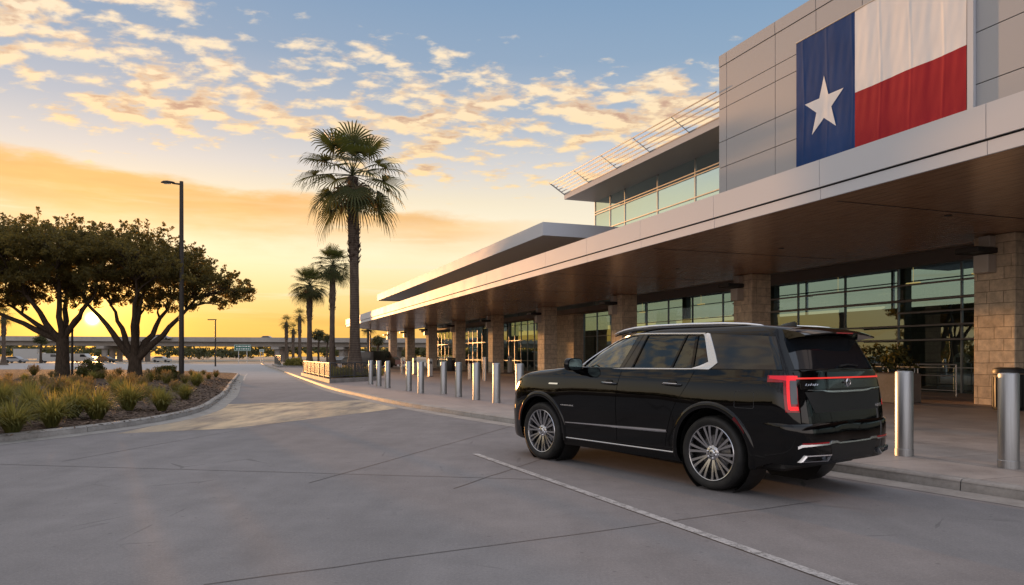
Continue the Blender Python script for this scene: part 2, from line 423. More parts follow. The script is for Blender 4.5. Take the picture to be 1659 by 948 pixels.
def sweep(P, N, prof):
    mb = MB(); n = len(prof)
    vs = [p + nn*o + Vector((0,0,z)) for p, nn in zip(P, N) for o, z in prof]
    fs = [(i*n+k, (i+1)*n+k, (i+1)*n+k+1, i*n+k+1) for i in range(len(P)-1) for k in range(n-1)]
    return mb.add(vs, fs)
b_ = MB(); S_ = 2600
b_.add([(-S_,-300,-.008),(S_,-300,-.008),(S_,S_,-.008),(-S_,S_,-.008)], [(0,1,2,3)])
tag(b_.build('ground', M_DIRT), kind='structure')
b_ = MB(); b_.add([(-120,-60,0),(60,-60,0),(60,150,0),(-120,150,0)], [(0,1,2,3)])
tag(b_.build('road', M_ROAD), kind='structure')
kp = [(0,.0),(.012,.105),(.035,.128),(.075,.135),(.165,.136),(.18,.128)]
def kerb(P, N, name):
    # cast in lengths with open joints
    mb = MB(); L = 0; seg = [0]
    for i in range(1, len(P)):
        L += (P[i]-P[i-1]).length
        if L > 3.6 or i == len(P)-1: seg.append(i); L = 0
    n = len(kp)
    for a, b in zip(seg[:-1], seg[1:]):
        PP = list(P[a:b+1]); NN = N[a:b+1]
        if len(PP) < 2: continue
        PP[-1] = PP[-1] + (PP[-2]-PP[-1]).normalized()*.014
        vs = [p+nn*o+Vector((0,0,z)) for p, nn in zip(PP, NN) for o, z in kp]
        vs += [p+nn*.18+Vector((0,0,-.02)) for p, nn in zip(PP, NN)]
        fs = [(i*n+k,(i+1)*n+k,(i+1)*n+k+1,i*n+k+1) for i in range(len(PP)-1) for k in range(n-1)]
        m = len(PP); base = m*n
        fs += [tuple([0*n+k for k in range(n)]+[base]), tuple([(m-1)*n+k for k in range(n)][::-1]+[base+m-1])]
        mb.add(vs, fs)
    mb2 = sweep(P, N, [(.02,.09),(.17,.1)])
    return tag(mb.build(name, M_KERB, smooth=True, angle=40), kind='structure')
kerb(RK, NR, 'kerb'); kerb(LK, NL, 'kerb')
tag(sweep(RK, NR, [(.008,.10),(.17,.115)]).build('kerb_joint', M_JOINT), kind='structure')
tag(sweep(LK, NL, [(.008,.10),(.17,.115)]).build('kerb_joint', M_JOINT), kind='structure')
tag(sweep(RK, NR, [(-.42,.004),(-.004,.004)]).build('gutter', M_KERB), kind='structure')
tag(sweep(LK, NL, [(-.42,.004),(-.004,.004)]).build('gutter', M_KERB), kind='structure')
# pavement: from the kerb back to the terminal
mb = MB(); m_ = len(RK)
vs = [p+n*.178+Vector((0,0,.13)) for p, n in zip(RK, NR)]
far_ = [Vector((p.x*.35+44, p.y*.9+12, .13)) for p in RK]
vs += far_
mb.add(vs, [(i, m_+i, m_+i+1, i+1) for i in range(m_-1)])
tag(mb.build('pavement', M_PAVE), kind='structure')
# planted island, gently mounded
def island_h(dist): return .12 + .36*(1-math.exp(-max(dist-.3,0)/4.5)) if dist > .3 else .12
mb = MB(); rows = [0,.25,.5,.8,1.3,2,3,4.2,5.6,7.5,10,14,20,32]
nr = len(rows); vs = []
for p, n in zip(LK, NL):
    tgt = Vector((-75, 26 + (p.y-26)*.55, 0)); dvec = tgt-p; L = dvec.length
    for dd in rows:
        q = p + n*.178 + dvec*(dd/max(L,34))
        k = random.uniform(-.012,.012) if dd > 0 else 0
        vs.append((q.x, q.y, island_h(dd)+k))
mb.add(vs, [(i*nr+k,(i+1)*nr+k,(i+1)*nr+k+1,i*nr+k+1) for i in range(len(LK)-1) for k in range(nr-1)])
tag(mb.build('planting_bed', M_MULCH, smooth=True, angle=60), kind='structure')
def bed_z(x, y):
    p = Vector((x,y,0)); return island_h(min((p-q).length for q in LK))
# wood chips scattered on the bed (countless: stuff)
V = []
rg = np.random.RandomState(3)
for i in range(len(LK)):
    if not (-2 < LK[i].y < 45): continue
    for k in range(150):
        dd = rg.uniform(.02, 1)**1.5*5; q = LK[i]+NL[i]*(.2+dd)+Vector((rg.uniform(-.5,.5), rg.uniform(-.5,.5),0))
        c = np.array([q.x,q.y,bed_z(q.x,q.y)+.012]) if dd > .0 else None
        a = rg.uniform(0,6.28); l, ww = rg.uniform(.02,.06), rg.uniform(.008,.02); t = rg.uniform(-.5,.5)
        u = np.array([math.cos(a),math.sin(a),t*.5])*l; v = np.array([-math.sin(a),math.cos(a),rg.uniform(-.6,.6)])*ww
        V.append([c-u-v,c+u-v,c+u+v,c-u+v])
M_CHIP = mat('wood_chip', fn=mottled((.05,.032,.022),(.24,.17,.125), 22, .1, 40, .8, .95), spec=.15)
tag(quads_obj('wood_chips', V, M_CHIP), label='brown wood chip mulch scattered over the planting bed', kind='stuff')

# sunlit band on the road, put in as a warm-tinted glossier sheet
def sheen_fn(g, b):
    concrete_fn(g, b)
M_SHEEN = mat('painted_sheen', fn=concrete_fn, spec=0.0)
_g = G(M_SHEEN.node_tree); _gl = _g.node('ShaderNodeBsdfGlossy'); _gl.inputs['Roughness'].default_value = .34; _gl.inputs[0].default_value = (1,.87,.68,1)
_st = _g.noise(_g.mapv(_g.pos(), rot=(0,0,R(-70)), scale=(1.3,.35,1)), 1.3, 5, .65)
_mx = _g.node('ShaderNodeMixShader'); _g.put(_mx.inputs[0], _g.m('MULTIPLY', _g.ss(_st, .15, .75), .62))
_o = M_SHEEN.node_tree.nodes['Material Output']; _g.l.new(M_SHEEN.node_tree.nodes['Principled BSDF'].outputs[0], _mx.inputs[1]); _g.l.new(_gl.outputs[0], _mx.inputs[2]); _g.l.new(_mx.outputs[0], _o.inputs[0])
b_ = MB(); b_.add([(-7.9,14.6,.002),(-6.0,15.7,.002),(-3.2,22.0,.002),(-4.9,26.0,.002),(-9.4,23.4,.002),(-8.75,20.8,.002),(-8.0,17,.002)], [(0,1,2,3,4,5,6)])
tag(b_.build('painted_sheen_patch', M_SHEEN), kind='structure')
# ------------------------------------------------------------------ joints and paint on the road
def gp(px, py, z=0.0):
    Y = F_PX*(CAM_H-z)/(py-HOR); return Vector(((px-CXP)/F_PX*Y, Y, z))
def strip(pts, wd, z, mb):
    P = [Vector((p.x,p.y,z)) for p in pts]
    N = sideways(P, 1); n = len(P)
    vs = [p-nn*wd/2 for p,nn in zip(P,N)] + [p+nn*wd/2 for p,nn in zip(P,N)]
    mb.add(vs, [(i,i+1,n+i+1,n+i) for i in range(n-1)])
def wiggly(a, b, n=14, amp=.012):
    out = [a.lerp(b, k/n) for k in range(n+1)]
    for p in out[1:-1]: p += Vector((random.uniform(-amp,amp), random.uniform(-amp,amp), 0))
    return out
jm = MB()
E1a, E1b = Vector((-2.1,4.7,0)), Vector((4.9,8.85,0))
for a, b, wd in [(gp(330,948), gp(1330,812), .011), (gp(0,752.5), gp(905,778), .014), (gp(500,783), gp(1010,640), .013),
              (gp(735,792), gp(905,735), .014), (gp(100,748), gp(640,652), .012), (gp(500,688), gp(770,692), .01)]:
    strip(wiggly(a, b), wd, .004, jm)
tag(jm.build('road_joints', M_JOINT), kind='structure')
lm = MB(); a, b = gp(770,736), gp(1372,948)
bb = b + (b-a)*.25
strip([a.lerp(bb, k/20) for k in range(21)], .105, .008, lm)
tag(lm.build('road_marking', M_PAINT), kind='structure')
lm = MB(); strip([Vector((-17.0,46.4,0)), Vector((-20.4,56.0,0)), Vector((-23.3,64.5,0))], .12, .008, lm)
tag(lm.build('road_marking', M_PAINT), kind='structure')
# ------------------------------------------------------------------ terminal (local x = t away from the road, local y = s along it)
TH = math.atan2(.3507, .9365)
def bw(t, s, z=0.0):   # building frame to world
    return Vector((t*math.cos(TH)-s*math.sin(TH), t*math.sin(TH)+s*math.cos(TH), z))
T = empty('terminal_building', (0,0,0), TH, 'long airport terminal with stone columns, flat metal canopy and glass front', 'building')
def panel_fn(g, b):
    n = g.noise(g.coord(), .8, 4); n2 = g.noise(g.coord(), 30, 2)
    g.put(b.inputs['Roughness'], g.m('MULTIPLY_ADD', n, .14, .48))
    g.put(b.inputs['Normal'], g.bump(g.noise(g.coord(), .9, 2), .05, .02))
M_FASCIA = mat('fascia_metal', (.60,.615,.65), .7, .0, fn=panel_fn, spec=.08)
M_PANEL = mat('tower_panel', (.40,.405,.43), .45, .3, fn=panel_fn)
M_GROOVE = mat('panel_groove', (.03,.03,.032), .7)
def wood_fn(g, b):
    p = g.coord(); n = g.noise(g.mapv(p, scale=(9,.6,1)), 3, 5, .6)
    X_, Y_, _ = g.xyz(p)
    seam = g.ss(g.m('ABSOLUTE', g.m('SUBTRACT', g.m('FRACT', g.m('MULTIPLY', X_, 3.3)), .5)), .46, .49)
    c = g.ramp(n, [(.3,(.34,.195,.112)), (.6,(.48,.29,.17)), (.8,(.56,.35,.21))])
    c = g.mix(g.m('MULTIPLY', seam, .6), c, (.03,.018,.012))
    g.put(b.inputs['Base Color'], c); g.put(b.inputs['Roughness'], g.m('MULTIPLY_ADD', n, .12, .17))
M_WOOD = mat('soffit_wood', fn=wood_fn, spec=.8)
M_SOFF = mat('back_soffit', (.26,.245,.225), .5)
M_DKMET = mat('dark_metal', (.035,.033,.032), .45, .3)
M_ROOFGREY = mat('roof_grey', (.26,.25,.245), .5, .2)
M_SOFGREY = mat('soffit_grey', (.42,.38,.345), .45)
M_FRAME = mat('mullion_metal', (.34,.335,.33), .42, .6)
M_ALU = mat('brushed_rail', (.50,.49,.48), .42, .8)
def stone_fn(g, b):
    X_, Y_, Z_ = g.xyz(g.coord())
    n0 = g.noise(g.coord(), 1.1, 2)
    uv = g.comb(g.m('ADD', g.m('ADD', X_, Y_), g.m('MULTIPLY', n0, .06)), g.m('ADD', Z_, g.m('MULTIPLY', n0, .05)), 0.0)
    br = g.node('ShaderNodeTexBrick'); g.put(br.inputs['Vector'], uv); br.offset = .45; br.offset_frequency = 2; br.squash = .62; br.squash_frequency = 3
    br.inputs['Scale'].default_value = 1; br.inputs['Brick Width'].default_value = .80; br.inputs['Row Height'].default_value = .345
    br.inputs['Mortar Size'].default_value = .010; br.inputs['Mortar Smooth'].default_value = .25
    br.inputs['Color1'].default_value = (.74,.62,.47,1); br.inputs['Color2'].default_value = (.63,.52,.39,1); br.inputs['Mortar'].default_value = (.36,.29,.215,1)
    n = g.noise(g.coord(), 5, 6, .62); n2 = g.noise(g.coord(), 28, 4, .6)
    c = g.mix(1.0, br.outputs[0], g.ramp(n, [(.3,(.72,.7,.68)), (.7,(1.2,1.18,1.15))]), 'MULTIPLY')
    g.put(b.inputs['Base Color'], c); b.inputs['Roughness'].default_value = .85
    h = g.m('ADD', g.m('MULTIPLY', n, .7), g.m('ADD', g.m('MULTIPLY', n2, .35), g.m('MULTIPLY', br.outputs[1], -.5)))
    g.put(b.inputs['Normal'], g.bump(h, .8, .025))
M_STONE = mat('limestone', fn=stone_fn, spec=.2)
def glass_mat(name, tint, refl=1.0, wav=.02):
    m = bpy.data.materials.new(name); m.use_nodes = True; nt = m.node_tree; nt.nodes.clear(); g = G(nt)
    tr = g.node('ShaderNodeBsdfTransparent'); tr.inputs[0].default_value = (*tint, 1)
    gl = g.node('ShaderNodeBsdfGlossy'); gl.inputs['Roughness'].default_value = .012; gl.inputs[0].default_value = (.78,.96,.93,1)
    nb = g.bump(g.noise(g.coord(), .55, 2), .25, wav); g.put(gl.inputs['Normal'], nb)
    mx = g.node('ShaderNodeMixShader'); g.put(mx.inputs[0], g.schlick(refl))
    g.l.new(tr.outputs[0], mx.inputs[1]); g.l.new(gl.outputs[0], mx.inputs[2])
    o = g.node('ShaderNodeOutputMaterial'); g.l.new(mx.outputs[0], o.inputs[0]); MATS[name] = m
    return m
M_GLASS = glass_mat('curtain_glass', (.36,.45,.45), .20)
M_GLASSUP = glass_mat('gallery_glass', (.30,.42,.40), .72)

TF, ZB, ZR, ZT = 12.2, 5.06, 5.32, 5.95
# --- canopy: fascia panels in two courses, groove behind
mb = MB(); jo = [-30+k*3.9 for k in range(0,40)]
off = .742*TF - (-30+3.9*9)
jo = [-30]+[j for j in [-30+off+k*3.9 for k in range(0,40)] if -29.5 < j < 89.4]+[89.8]
for a, b in zip(jo[:-1], jo[1:]):
    for z0, z1, o in ((ZR+.02, ZT, 0), (ZB, ZR-.02, .035)):
        mb.box((TF+o, a+.007, z0), (TF+o+.05, b-.007, z1), 0)
ex, ey = 8.6, 15.9    # skewed far end
def skew(u, z): return (TF+ex*u, 89.8+ey*u, z)
for z0, z1 in ((ZR+.012, ZT), (ZB, ZR-.012)):
    mb.add([skew(.0,z0), skew(1,z0), skew(1,z1), skew(.0,z1), (TF+.05,89.6,z0),(TF+ex,89.6+ey-.3,z0),(TF+ex,89.6+ey-.3,z1),(TF+.05,89.6,z1)],
           [(0,1,2,3),(7,6,5,4),(0,4,5,1),(3,2,6,7)], 0)
mb.box((TF+.09, -30, ZB+.01), (TF+.12, 89.5, ZT-.02), 1)
mb.build('canopy_fascia', [M_FASCIA, M_GROOVE], T)
# soffit
mb = MB(); mb.prism([(TF+.085,-30,ZB+.004),(21.3,-30,ZB+.004),(21.3,106.0,ZB+.004),(TF+ex-.4,89.6+ey-.7,ZB+.004),(TF+.085,89.4,ZB+.004)], (0,0,.05))
sof = mb.build('canopy_soffit', M_WOOD, T)
for s in [-30+off+k*7.8 for k in range(0,16)]:
    if s < 88: mb = MB(); mb.box((TF+.5, s-.015, ZB-.006), (20.3, s+.015, ZB+.0)); mb.build('soffit_seam', M_GROOVE, sof)
for s in range(-6, 90, 6):
    mb = MB(); mb.lathe([(.075,ZB-.012),(.09,ZB-.012),(.09,ZB+.003)], 14, (16.6, s+1.3, 0)); mb.build('downlight', M_DKMET, sof)
mb = MB(); mb.prism([(TF+.13,-30,ZT-.12),(26.5,-30,ZT-.12),(26.5,106.0,ZT-.12),(TF+ex,89.4+ey-.4,ZT-.12),(TF+.13,89.4,ZT-.12)], (0,0,.07))
mb.build('canopy_roof', M_ROOFGREY, T)
mb = MB(); mb.box((21.303,-30,ZB+.001),(21.6,106,5.74)); mb.box((21.6,-30,5.70),(25.98,104,5.74))
mb.build('back_soffit', M_SOFF, T)
# columns
COLS = [(.70+.55*k)*20.5 for k in range(9)]
for s in COLS:
    mb = MB(); mb.bbox((20.5+.5, s+.62, (5.055+.10)/2), (1.0, 1.24, 5.055-.10), b=.02); mb.build('column', M_STONE, T)
# --- ground-floor front: bays of glass with mullions, transoms and a header beam
GW = 26.0
def bay(s0, s1, n, zt, trans, zb=.14, clerestory=False):
    mb = MB(); mb.add([(GW,s0,zb),(GW,s1,zb),(GW,s1,zt),(GW,s0,zt)], [(0,1,2,3)])
    wdw = mb.build('window', M_GLASS, T, fix=False)
    fr = MB()
    for k in range(n+1):
        s = s0+(s1-s0)*k/n; fr.box((GW-.055, s-.022, zb), (GW+.06, s+.022, zt))
    for z in trans: fr.box((GW-.05, s0+.03, z-.018), (GW+.05, s1-.03, z+.018))
    fr.build('window_frame', M_FRAME, wdw)
bay(-14, 0, 4, 5.2, (1.1, 4.45)); bay(0, 14.5, 4, 5.2, (1.1, 4.45)); bay(14.5, 26, 4, 5.2, (1.1,3.8)); bay(26, 38, 4, 5.2, (1.1,3.8)); bay(38, 46, 3, 5.2, (1.1,3.8))
bay(46, 53, 3, 4.9, (1.1,3.1)); bay(60, 72, 7, 4.9, (1.1,3.1)); bay(72, 86, 8, 4.9, (1.1,3.1)); bay(86, 102, 9, 4.9, (1.1,3.1))
mb = MB(); mb.box((GW-.25,-14,5.203),(GW+.1,46,5.70)); mb.build('header', M_SOFF, T)
M_BEAM = mat('beam_plaster', fn=mottled((.28,.23,.18),(.36,.30,.235),1.2,.15,50,.7,.8))
mb = MB(); mb.box((GW-1.6,46.02,4.91),(GW+.1,102,5.24)); mb.build('entrance_beam', M_BEAM, T)
for k in range(14):
    a, b = 46+k*4+.03, 50+k*4-.03
    mb = MB(); mb.add([(GW-.6,a,5.245),(GW-.6,b,5.245),(GW-.6,b,5.70),(GW-.6,a,5.70)],[(0,1,2,3)])
    cl = mb.build('clerestory_window', M_GLASSUP, T, fix=False)
    fr = MB(); fr.box((GW-.65,b,5.245),(GW-.55,b+.055,5.70)); fr.build('window_frame', M_FRAME, cl)
mb = MB(); mb.box((GW-.9,53.01,.135),(GW+.15,60,4.905)); mb.build('stone_wall', M_STONE, T)
mb = MB(); mb.box((GW-.02,102.02,.135),(GW+12,102.5,9.0)); mb.build('end_wall', M_BEAM, T)
# interior: floor slab, back wall, dividing piers, counters, ceiling with a few lit lamps
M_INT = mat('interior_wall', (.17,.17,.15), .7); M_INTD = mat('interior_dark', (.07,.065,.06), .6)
M_GLASSBK = glass_mat('airside_glass', (.66,.82,.86), .05)
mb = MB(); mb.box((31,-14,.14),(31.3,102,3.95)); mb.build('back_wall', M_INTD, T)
for k in range(19):
    a, b = -14+k*6+.06, -8+k*6-.06
    mb = MB(); mb.add([(31.1,a,3.953),(31.1,b,3.953),(31.1,b,5.85),(31.1,a,5.85)],[(0,1,2,3)]); aw = mb.build('airside_window', M_GLASSBK, T, fix=False)
    mb = MB(); mb.box((31.04,b,3.953),(31.16,b+.12,5.85)); mb.box((31.05,a,5.2),(31.15,b-.003,5.25)); mb.build('window_frame', M_FRAME, aw)
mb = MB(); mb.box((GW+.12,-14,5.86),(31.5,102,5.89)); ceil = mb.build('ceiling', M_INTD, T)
M_LAMP = mat('warm_lamp', (.8,.6,.3), .5, emit=(1,.62,.22), es=1.3)
for t_, s_ in [(28,21),(29.5,30),(28,36),(29,49),(28,70),(29,77),(28,84),(29,92),(29,25),(28,40)]:
    mb = MB(); mb.bbox((t_, s_, 4.9), (.14, .7, .05)); mb.tube([(t_,s_,4.92),(t_,s_,5.858)],.01,5); mb.build('ceiling_lamp', M_LAMP, T)
for s in range(-10, 100, 9): mb = MB(); mb.bbox((29.6, s, 2.99), (.45,.45,5.7), b=.03); mb.build('interior_pier', M_INT, T)
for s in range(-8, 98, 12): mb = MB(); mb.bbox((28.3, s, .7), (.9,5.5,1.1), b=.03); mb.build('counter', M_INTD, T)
# horizontal sun tubes standing off the glass between the two nearest columns
for z, s0, s1 in ((2.19,17.2,25.6),(2.76,17.9,25.6),(3.29,17.2,22.5),(3.79,18,33.2),(4.41,18,33.2)):
    mb = MB(); mb.tube([(25.3,s0,z),(25.3,s1,z)], .04, 10)
    for s in np.linspace(s0+.4, s1-.4, 4): mb.tube([(25.3,s,z),(25.97,s,z)], .015, 6)
    mb.build('sun_tube', M_ALU, T, smooth=True)
# --- tower with metal panels
TW = 20.0; S0, S1 = -14.0, 27.22
zr = [5.9, 7.9, 9.86, 11.0, 12.45, 13.09, 14.33]
mb = MB(); js = [S1, 26.68, 23.59, 21.4, 19.26, 15.36, 12.2, 9.0, 5.9, 2.8, -.3, -5, -10, S0]
gp_ = .014
for i in range(len(js)-1):
    a, b = js[i+1]+gp_, js[i]-gp_
    rows_ = zr if i < 3 else [5.9, 9.4, 10.9, 12.5, 14.33]
    for z0, z1 in zip(rows_[:-1], rows_[1:]): mb.box((TW, a, z0+gp_), (TW+.05, b, z1-gp_))
    mb.box((TW-.02, a, 14.33+gp_), (TW+.05, b, 14.83))
mb.box((TW+.052, S0+.02, 5.9), (TW+.3, S1-.02, 14.80), 1)
mb.box((TW+.3, S0+.02, 5.9), (TW+14, S1-.01, 14.82), 0)
mb.build('tower', [M_PANEL, M_GROOVE], T)
M_INTD2 = mat('gallery_dark', (.05,.055,.055), .6)
# --- upper gallery: glass, roof with deep eave, louvre blades
GT, GE = 23.3, 45.7; zs = 12.27
mb = MB(); mb.add([(GT,27.25,5.9),(GT,GE,5.9),(GT,GE,zs),(GT,27.25,zs)],[(0,1,2,3)]); gg = mb.build('gallery_window', M_GLASSUP, T, fix=False)
fr = MB()
for s in (45.68, 43.48, 41.5, 37.6, 33.78, 30.0): fr.box((GT-.05, s-.035, 5.9), (GT+.05, s+.035, zs-.003))
for z in (11.35, 11.52, 10.16, 8.2): fr.box((GT-.06, 27.25, z-.03), (GT+.06, GE, z+.03))
fr.build('window_frame', M_ALU, gg)
mb = MB(); mb.box((GT+6,27.3,5.9),(GT+6.2,GE,zs)); mb.box((GT+.1,27.3,10.0),(GT+6,GE,10.08)); mb.build('gallery_back_wall', M_INTD2, T)
mb = MB(); mb.box((GT+.02,GE+.002,5.9),(GT+6.2,GE+.1,zs)); mb.build('gallery_end_wall', M_PANEL, T)
mb = MB(); mb.box((21.0,27.25,zs),(34,45.75,zs+.30)); rf = mb.build('gallery_roof', M_SOFGREY, T)
mb = MB(); mb.box((20.96,27.25,zs+.005),(20.998,45.77,zs+.42)); mb.build('roof_edge', M_FASCIA, rf)
for k in range(6):
    u = k/5; t_, z_ = 20.95-1.08*u, zs+.38+.62*u*1.0
    mb = MB(); mb.tube([(t_, 27.25, z_), (t_, 45.7, z_)], .033, 8); mb.build('louvre_blade', M_ALU, rf)
for s in (45.72, 42.0, 38.3, 34.6, 30.9):
    mb = MB(); mb.tube([(21.0,s,zs+.31),(19.85,s,zs+1.03)], .045 if s > 45 else .022, 8); mb.build('louvre_bracket', M_FRAME, rf)
# --- long lower roof beyond
mb = MB(); mb.box((18.0,42.5,9.16),(18.06,101,10.0)); mb.box((18.06,42.5,9.16),(30,42.56,10.0)); mb.box((18.0,101,9.16),(30,101.06,10.0))
fr2 = mb.build('side_roof_fascia', M_FASCIA, T)
mb = MB(); mb.box((18.062,42.562,9.3),(30,100.99,9.9)); mb.build('side_roof', M_SOFGREY, T)
mb = MB(); mb.box((24.5,GE+.11,5.9),(25,100.5,9.299)); mb.build('upper_wall', M_PANEL, T)

# --- flag banner (a thing of its own, hangs on the tower)
FB = empty('flag_banner', bw(TW-.06, 0, 0), TH, 'large Texas flag banner with white star hung on the grey metal wall', 'flag')
fs0, fs1, fsb = 22.32, 15.36, 19.5     # left, right, blue edge (s)
fz0, fzm, fz1 = 7.85-.02, 10.62, 13.42
M_BLUE = mat('flag_blue', fn=lambda g,b: (g.put(b.inputs['Base Color'], g.ramp(g.noise(g.coord(),.7,3),[(.3,(.012,.046,.160)),(.7,(.016,.058,.195))])), g.put(b.inputs['Normal'], g.bump(g.noise(g.mapv(g.coord(),scale=(1,1.6,.5)),2.2,3),.16,.03))), rough=.75, spec=.2)
M_RED = mat('flag_red', fn=lambda g,b: (g.put(b.inputs['Base Color'], g.ramp(g.noise(g.coord(),.7,3),[(.3,(.29,.013,.025)),(.7,(.34,.016,.03))])), g.put(b.inputs['Normal'], g.bump(g.noise(g.mapv(g.coord(),scale=(1,1.6,.5)),2.2,3),.16,.03))), rough=.75, spec=.2)
M_WHITE = mat('flag_white', fn=lambda g,b: (g.put(b.inputs['Base Color'], g.ramp(g.noise(g.coord(),.7,3),[(.3,(.74,.74,.75)),(.7,(.80,.80,.81))])), g.put(b.inputs['Normal'], g.bump(g.noise(g.mapv(g.coord(),scale=(1,1.6,.5)),2.2,3),.16,.03))), rough=.75, spec=.2)
def wave(s, z): 
    f = max(0, abs(((s*1.0+.04*math.sin(z*1.3)+50) % 1.16)-.58)-.50)/.08
    return -.03 - .007*math.sin(s*4.1+.5*math.sin(z*.8)) - .003*math.sin(s*8.3+1.1+.5*z) - .007*f*f*(3-2*f) - .003*math.sin(s*17+z*2.1)*math.sin(z*1.7)
def cloth(sa, sb, za, zb, name, m):
    ns = int(abs(sb-sa)/.03)+1; nz = 26; mb = MB()
    vs = [(wave(sa+(sb-sa)*i/ns, za+(zb-za)*j/nz), sa+(sb-sa)*i/ns, za+(zb-za)*j/nz + (.012*math.sin((sa+(sb-sa)*i/ns)*2.6) if abs(za+(zb-za)*j/nz-fzm)<.01 else 0)) for i in range(ns+1) for j in range(nz+1)]
    mb.add(vs, [(i*(nz+1)+j,(i+1)*(nz+1)+j,(i+1)*(nz+1)+j+1,i*(nz+1)+j+1) for i in range(ns) for j in range(nz)])
    o = mb.build(name, m, FB, smooth=True, angle=80); return o
cloth(fs0, fsb, fz0, fz1, 'blue_field', M_BLUE); cloth(fsb, fs1, fzm, fz1, 'white_stripe', M_WHITE); cloth(fsb, fs1, fz0, fzm, 'red_stripe', M_RED)
mb = MB(); sc_, zc_ = (fs0+fsb)/2, 10.62; ro = .98
ri = ro*.39; pts = []
for k in range(10):
    a = math.pi/2 + k*math.pi/5; r = ro if k%2 == 0 else ri
    pts.append((sc_+r*math.cos(a), zc_+r*math.sin(a)*1.12))
# star subdivided so that it follows the cloth
vs = []; fs = []; n = 10; rings = 8
for j in range(1, rings+1):
    for k in range(n):
        for q in range(4):
            a = pts[k]; b = pts[(k+1)%n]; t_ = q/4
            s = sc_+((a[0]+(b[0]-a[0])*t_)-sc_)*j/rings; z = zc_+((a[1]+(b[1]-a[1])*t_)-zc_)*j/rings
            vs.append((wave(s,z)-.012, s, z))
N4 = n*4
for j in range(rings-1):
    for k in range(N4): fs.append((j*N4+k, j*N4+(k+1)%N4, (j+1)*N4+(k+1)%N4, (j+1)*N4+k))
fs.append(tuple(range(N4)))
mb.add(vs, fs); mb.build('star', M_WHITE, FB, smooth=True, angle=80)
mb = MB(); mb.box((-.05, fs1-.22, 5.95), (.055, fs1-.03, 15.2)); mb.build('edge_rail', M_FASCIA, FB)
mb = MB(); mb.tube([(-.03, fs0, fz1+.03), (-.03, fs1, fz1+.03)], .03, 8); mb.build('top_rail', M_ALU, FB)

# --- wall lamps on the columns
ORD = ['nearest', 'second', 'third', 'fourth', 'fifth', 'sixth', 'seventh', 'eighth', 'farthest']
M_LBOX = mat('lamp_box', (.50,.46,.42), .5, .2)
for k, s in enumerate(COLS):
    WL = empty('wall_lamp', bw(20.5, s+.75, 4.2), TH, f'flat dark wall lamp with pale box on the {ORD[k]} stone column', 'wall lamp', 'wall lamps on the stone columns')
    mb = MB(); mb.bbox((-.17,.02,.02),(.34,.46,.52),b=.01); mb.build('lower_box', M_LBOX, WL)
    mb = MB(); mb.bbox((-.42,.10,.40),(.84,.72,.16),b=.02); mb.build('lamp_head', M_DKMET, WL)
    mb = MB(); mb.bbox((-.13,-.02,.66),(.26,.34,.33),b=.01); mb.build('upper_box', M_LBOX, WL)
# ------------------------------------------------------------------ the black SUV  (local x forward, y left, rear axle at x = 0)
CAR_O = Vector((3.07, 9.02, .004)); CAR_H = math.atan2(.8064, -.5915)
CAR = empty('parked_suv', CAR_O, CAR_H, 'glossy black SUV with chrome trim and red tail lights parked at the kerb', 'car')
M_CAR = mat('car_paint', (.0018,.0018,.0021), .03, 0, coat=0, spec=.42, ior=1.5,
            fn=lambda g,b: g.put(b.inputs['Normal'], g.bump(g.noise(g.coord(), 2.2, 2), .035, .02)))
M_GLOSSBLK = mat('gloss_black', (.004,.004,.004), .12, coat=.6)
M_BLKPL = mat('black_plastic', (.012,.012,.012), .48)
M_CHROME = mat('chrome', (.86,.86,.88), .10, 1.0)
M_SATIN = mat('satin_chrome', (.70,.71,.74), .24, 1.0)
M_TYRE = mat('tyre_rubber', fn=lambda g,b: (g.put(b.inputs['Base Color'], g.ramp(g.noise(g.coord(),9,4),[(.3,(.010,.010,.010)),(.7,(.022,.021,.020))])), g.put(b.inputs['Normal'], g.bump(g.noise(g.coord(),60,2),.15,.003))), rough=.62, spec=.35)
M_RIM = mat('alloy', (.52,.52,.54), .22, 1.0)
M_RIMD = mat('dark_alloy', (.05,.05,.055), .35, .8)
M_DISC = mat('brake_disc', (.35,.34,.33), .35, 1.0)
M_PRIV = mat('privacy_glass', (.008,.011,.015), .06, coat=0, spec=.6, ior=1.55)
M_LEATHER = mat('seat_leather', (.035,.032,.03), .55)
M_REDLENS = mat('red_lens', (.10,.001,.003), .08, coat=.3, emit=(.8,.0,.01), es=.16)
M_REDREF = mat('red_reflector', (.10,.002,.004), .15, coat=.3)
M_REDGLOW = mat('lit_tail_lamp', (.6,.01,.01), .3, emit=(1.0,.006,.014), es=.85)
M_REDBAR = mat('lit_tail_bar', (.6,.02,.01), .3, emit=(1.0,.05,.04), es=.6)
M_CLEARL = mat('clear_lens', (.07,.07,.075), .15, .3, coat=.6)
M_AMBER = mat('amber_lens', (.55,.12,.01), .15, coat=1.0)
def carglass(name, tint, k):
    m = bpy.data.materials.new(name); m.use_nodes = True; nt = m.node_tree; nt.nodes.clear(); g = G(nt)
    tr = g.node('ShaderNodeBsdfTransparent'); tr.inputs[0].default_value = (*tint,1)
    gl = g.node('ShaderNodeBsdfGlossy'); gl.inputs['Roughness'].default_value = .015; gl.inputs[0].default_value = (.95,1,1,1)
    mx = g.node('ShaderNodeMixShader'); g.put(mx.inputs[0], g.schlick(.045+k))
    g.l.new(tr.outputs[0], mx.inputs[1]); g.l.new(gl.outputs[0], mx.inputs[2])
    o = g.node('ShaderNodeOutputMaterial'); g.l.new(mx.outputs[0], o.inputs[0]); return m
M_CGLASS = carglass('tinted_glass', (.40,.46,.45), .13)
M_CGLASSD = carglass('dark_tinted_glass', (.06,.065,.07), .03)

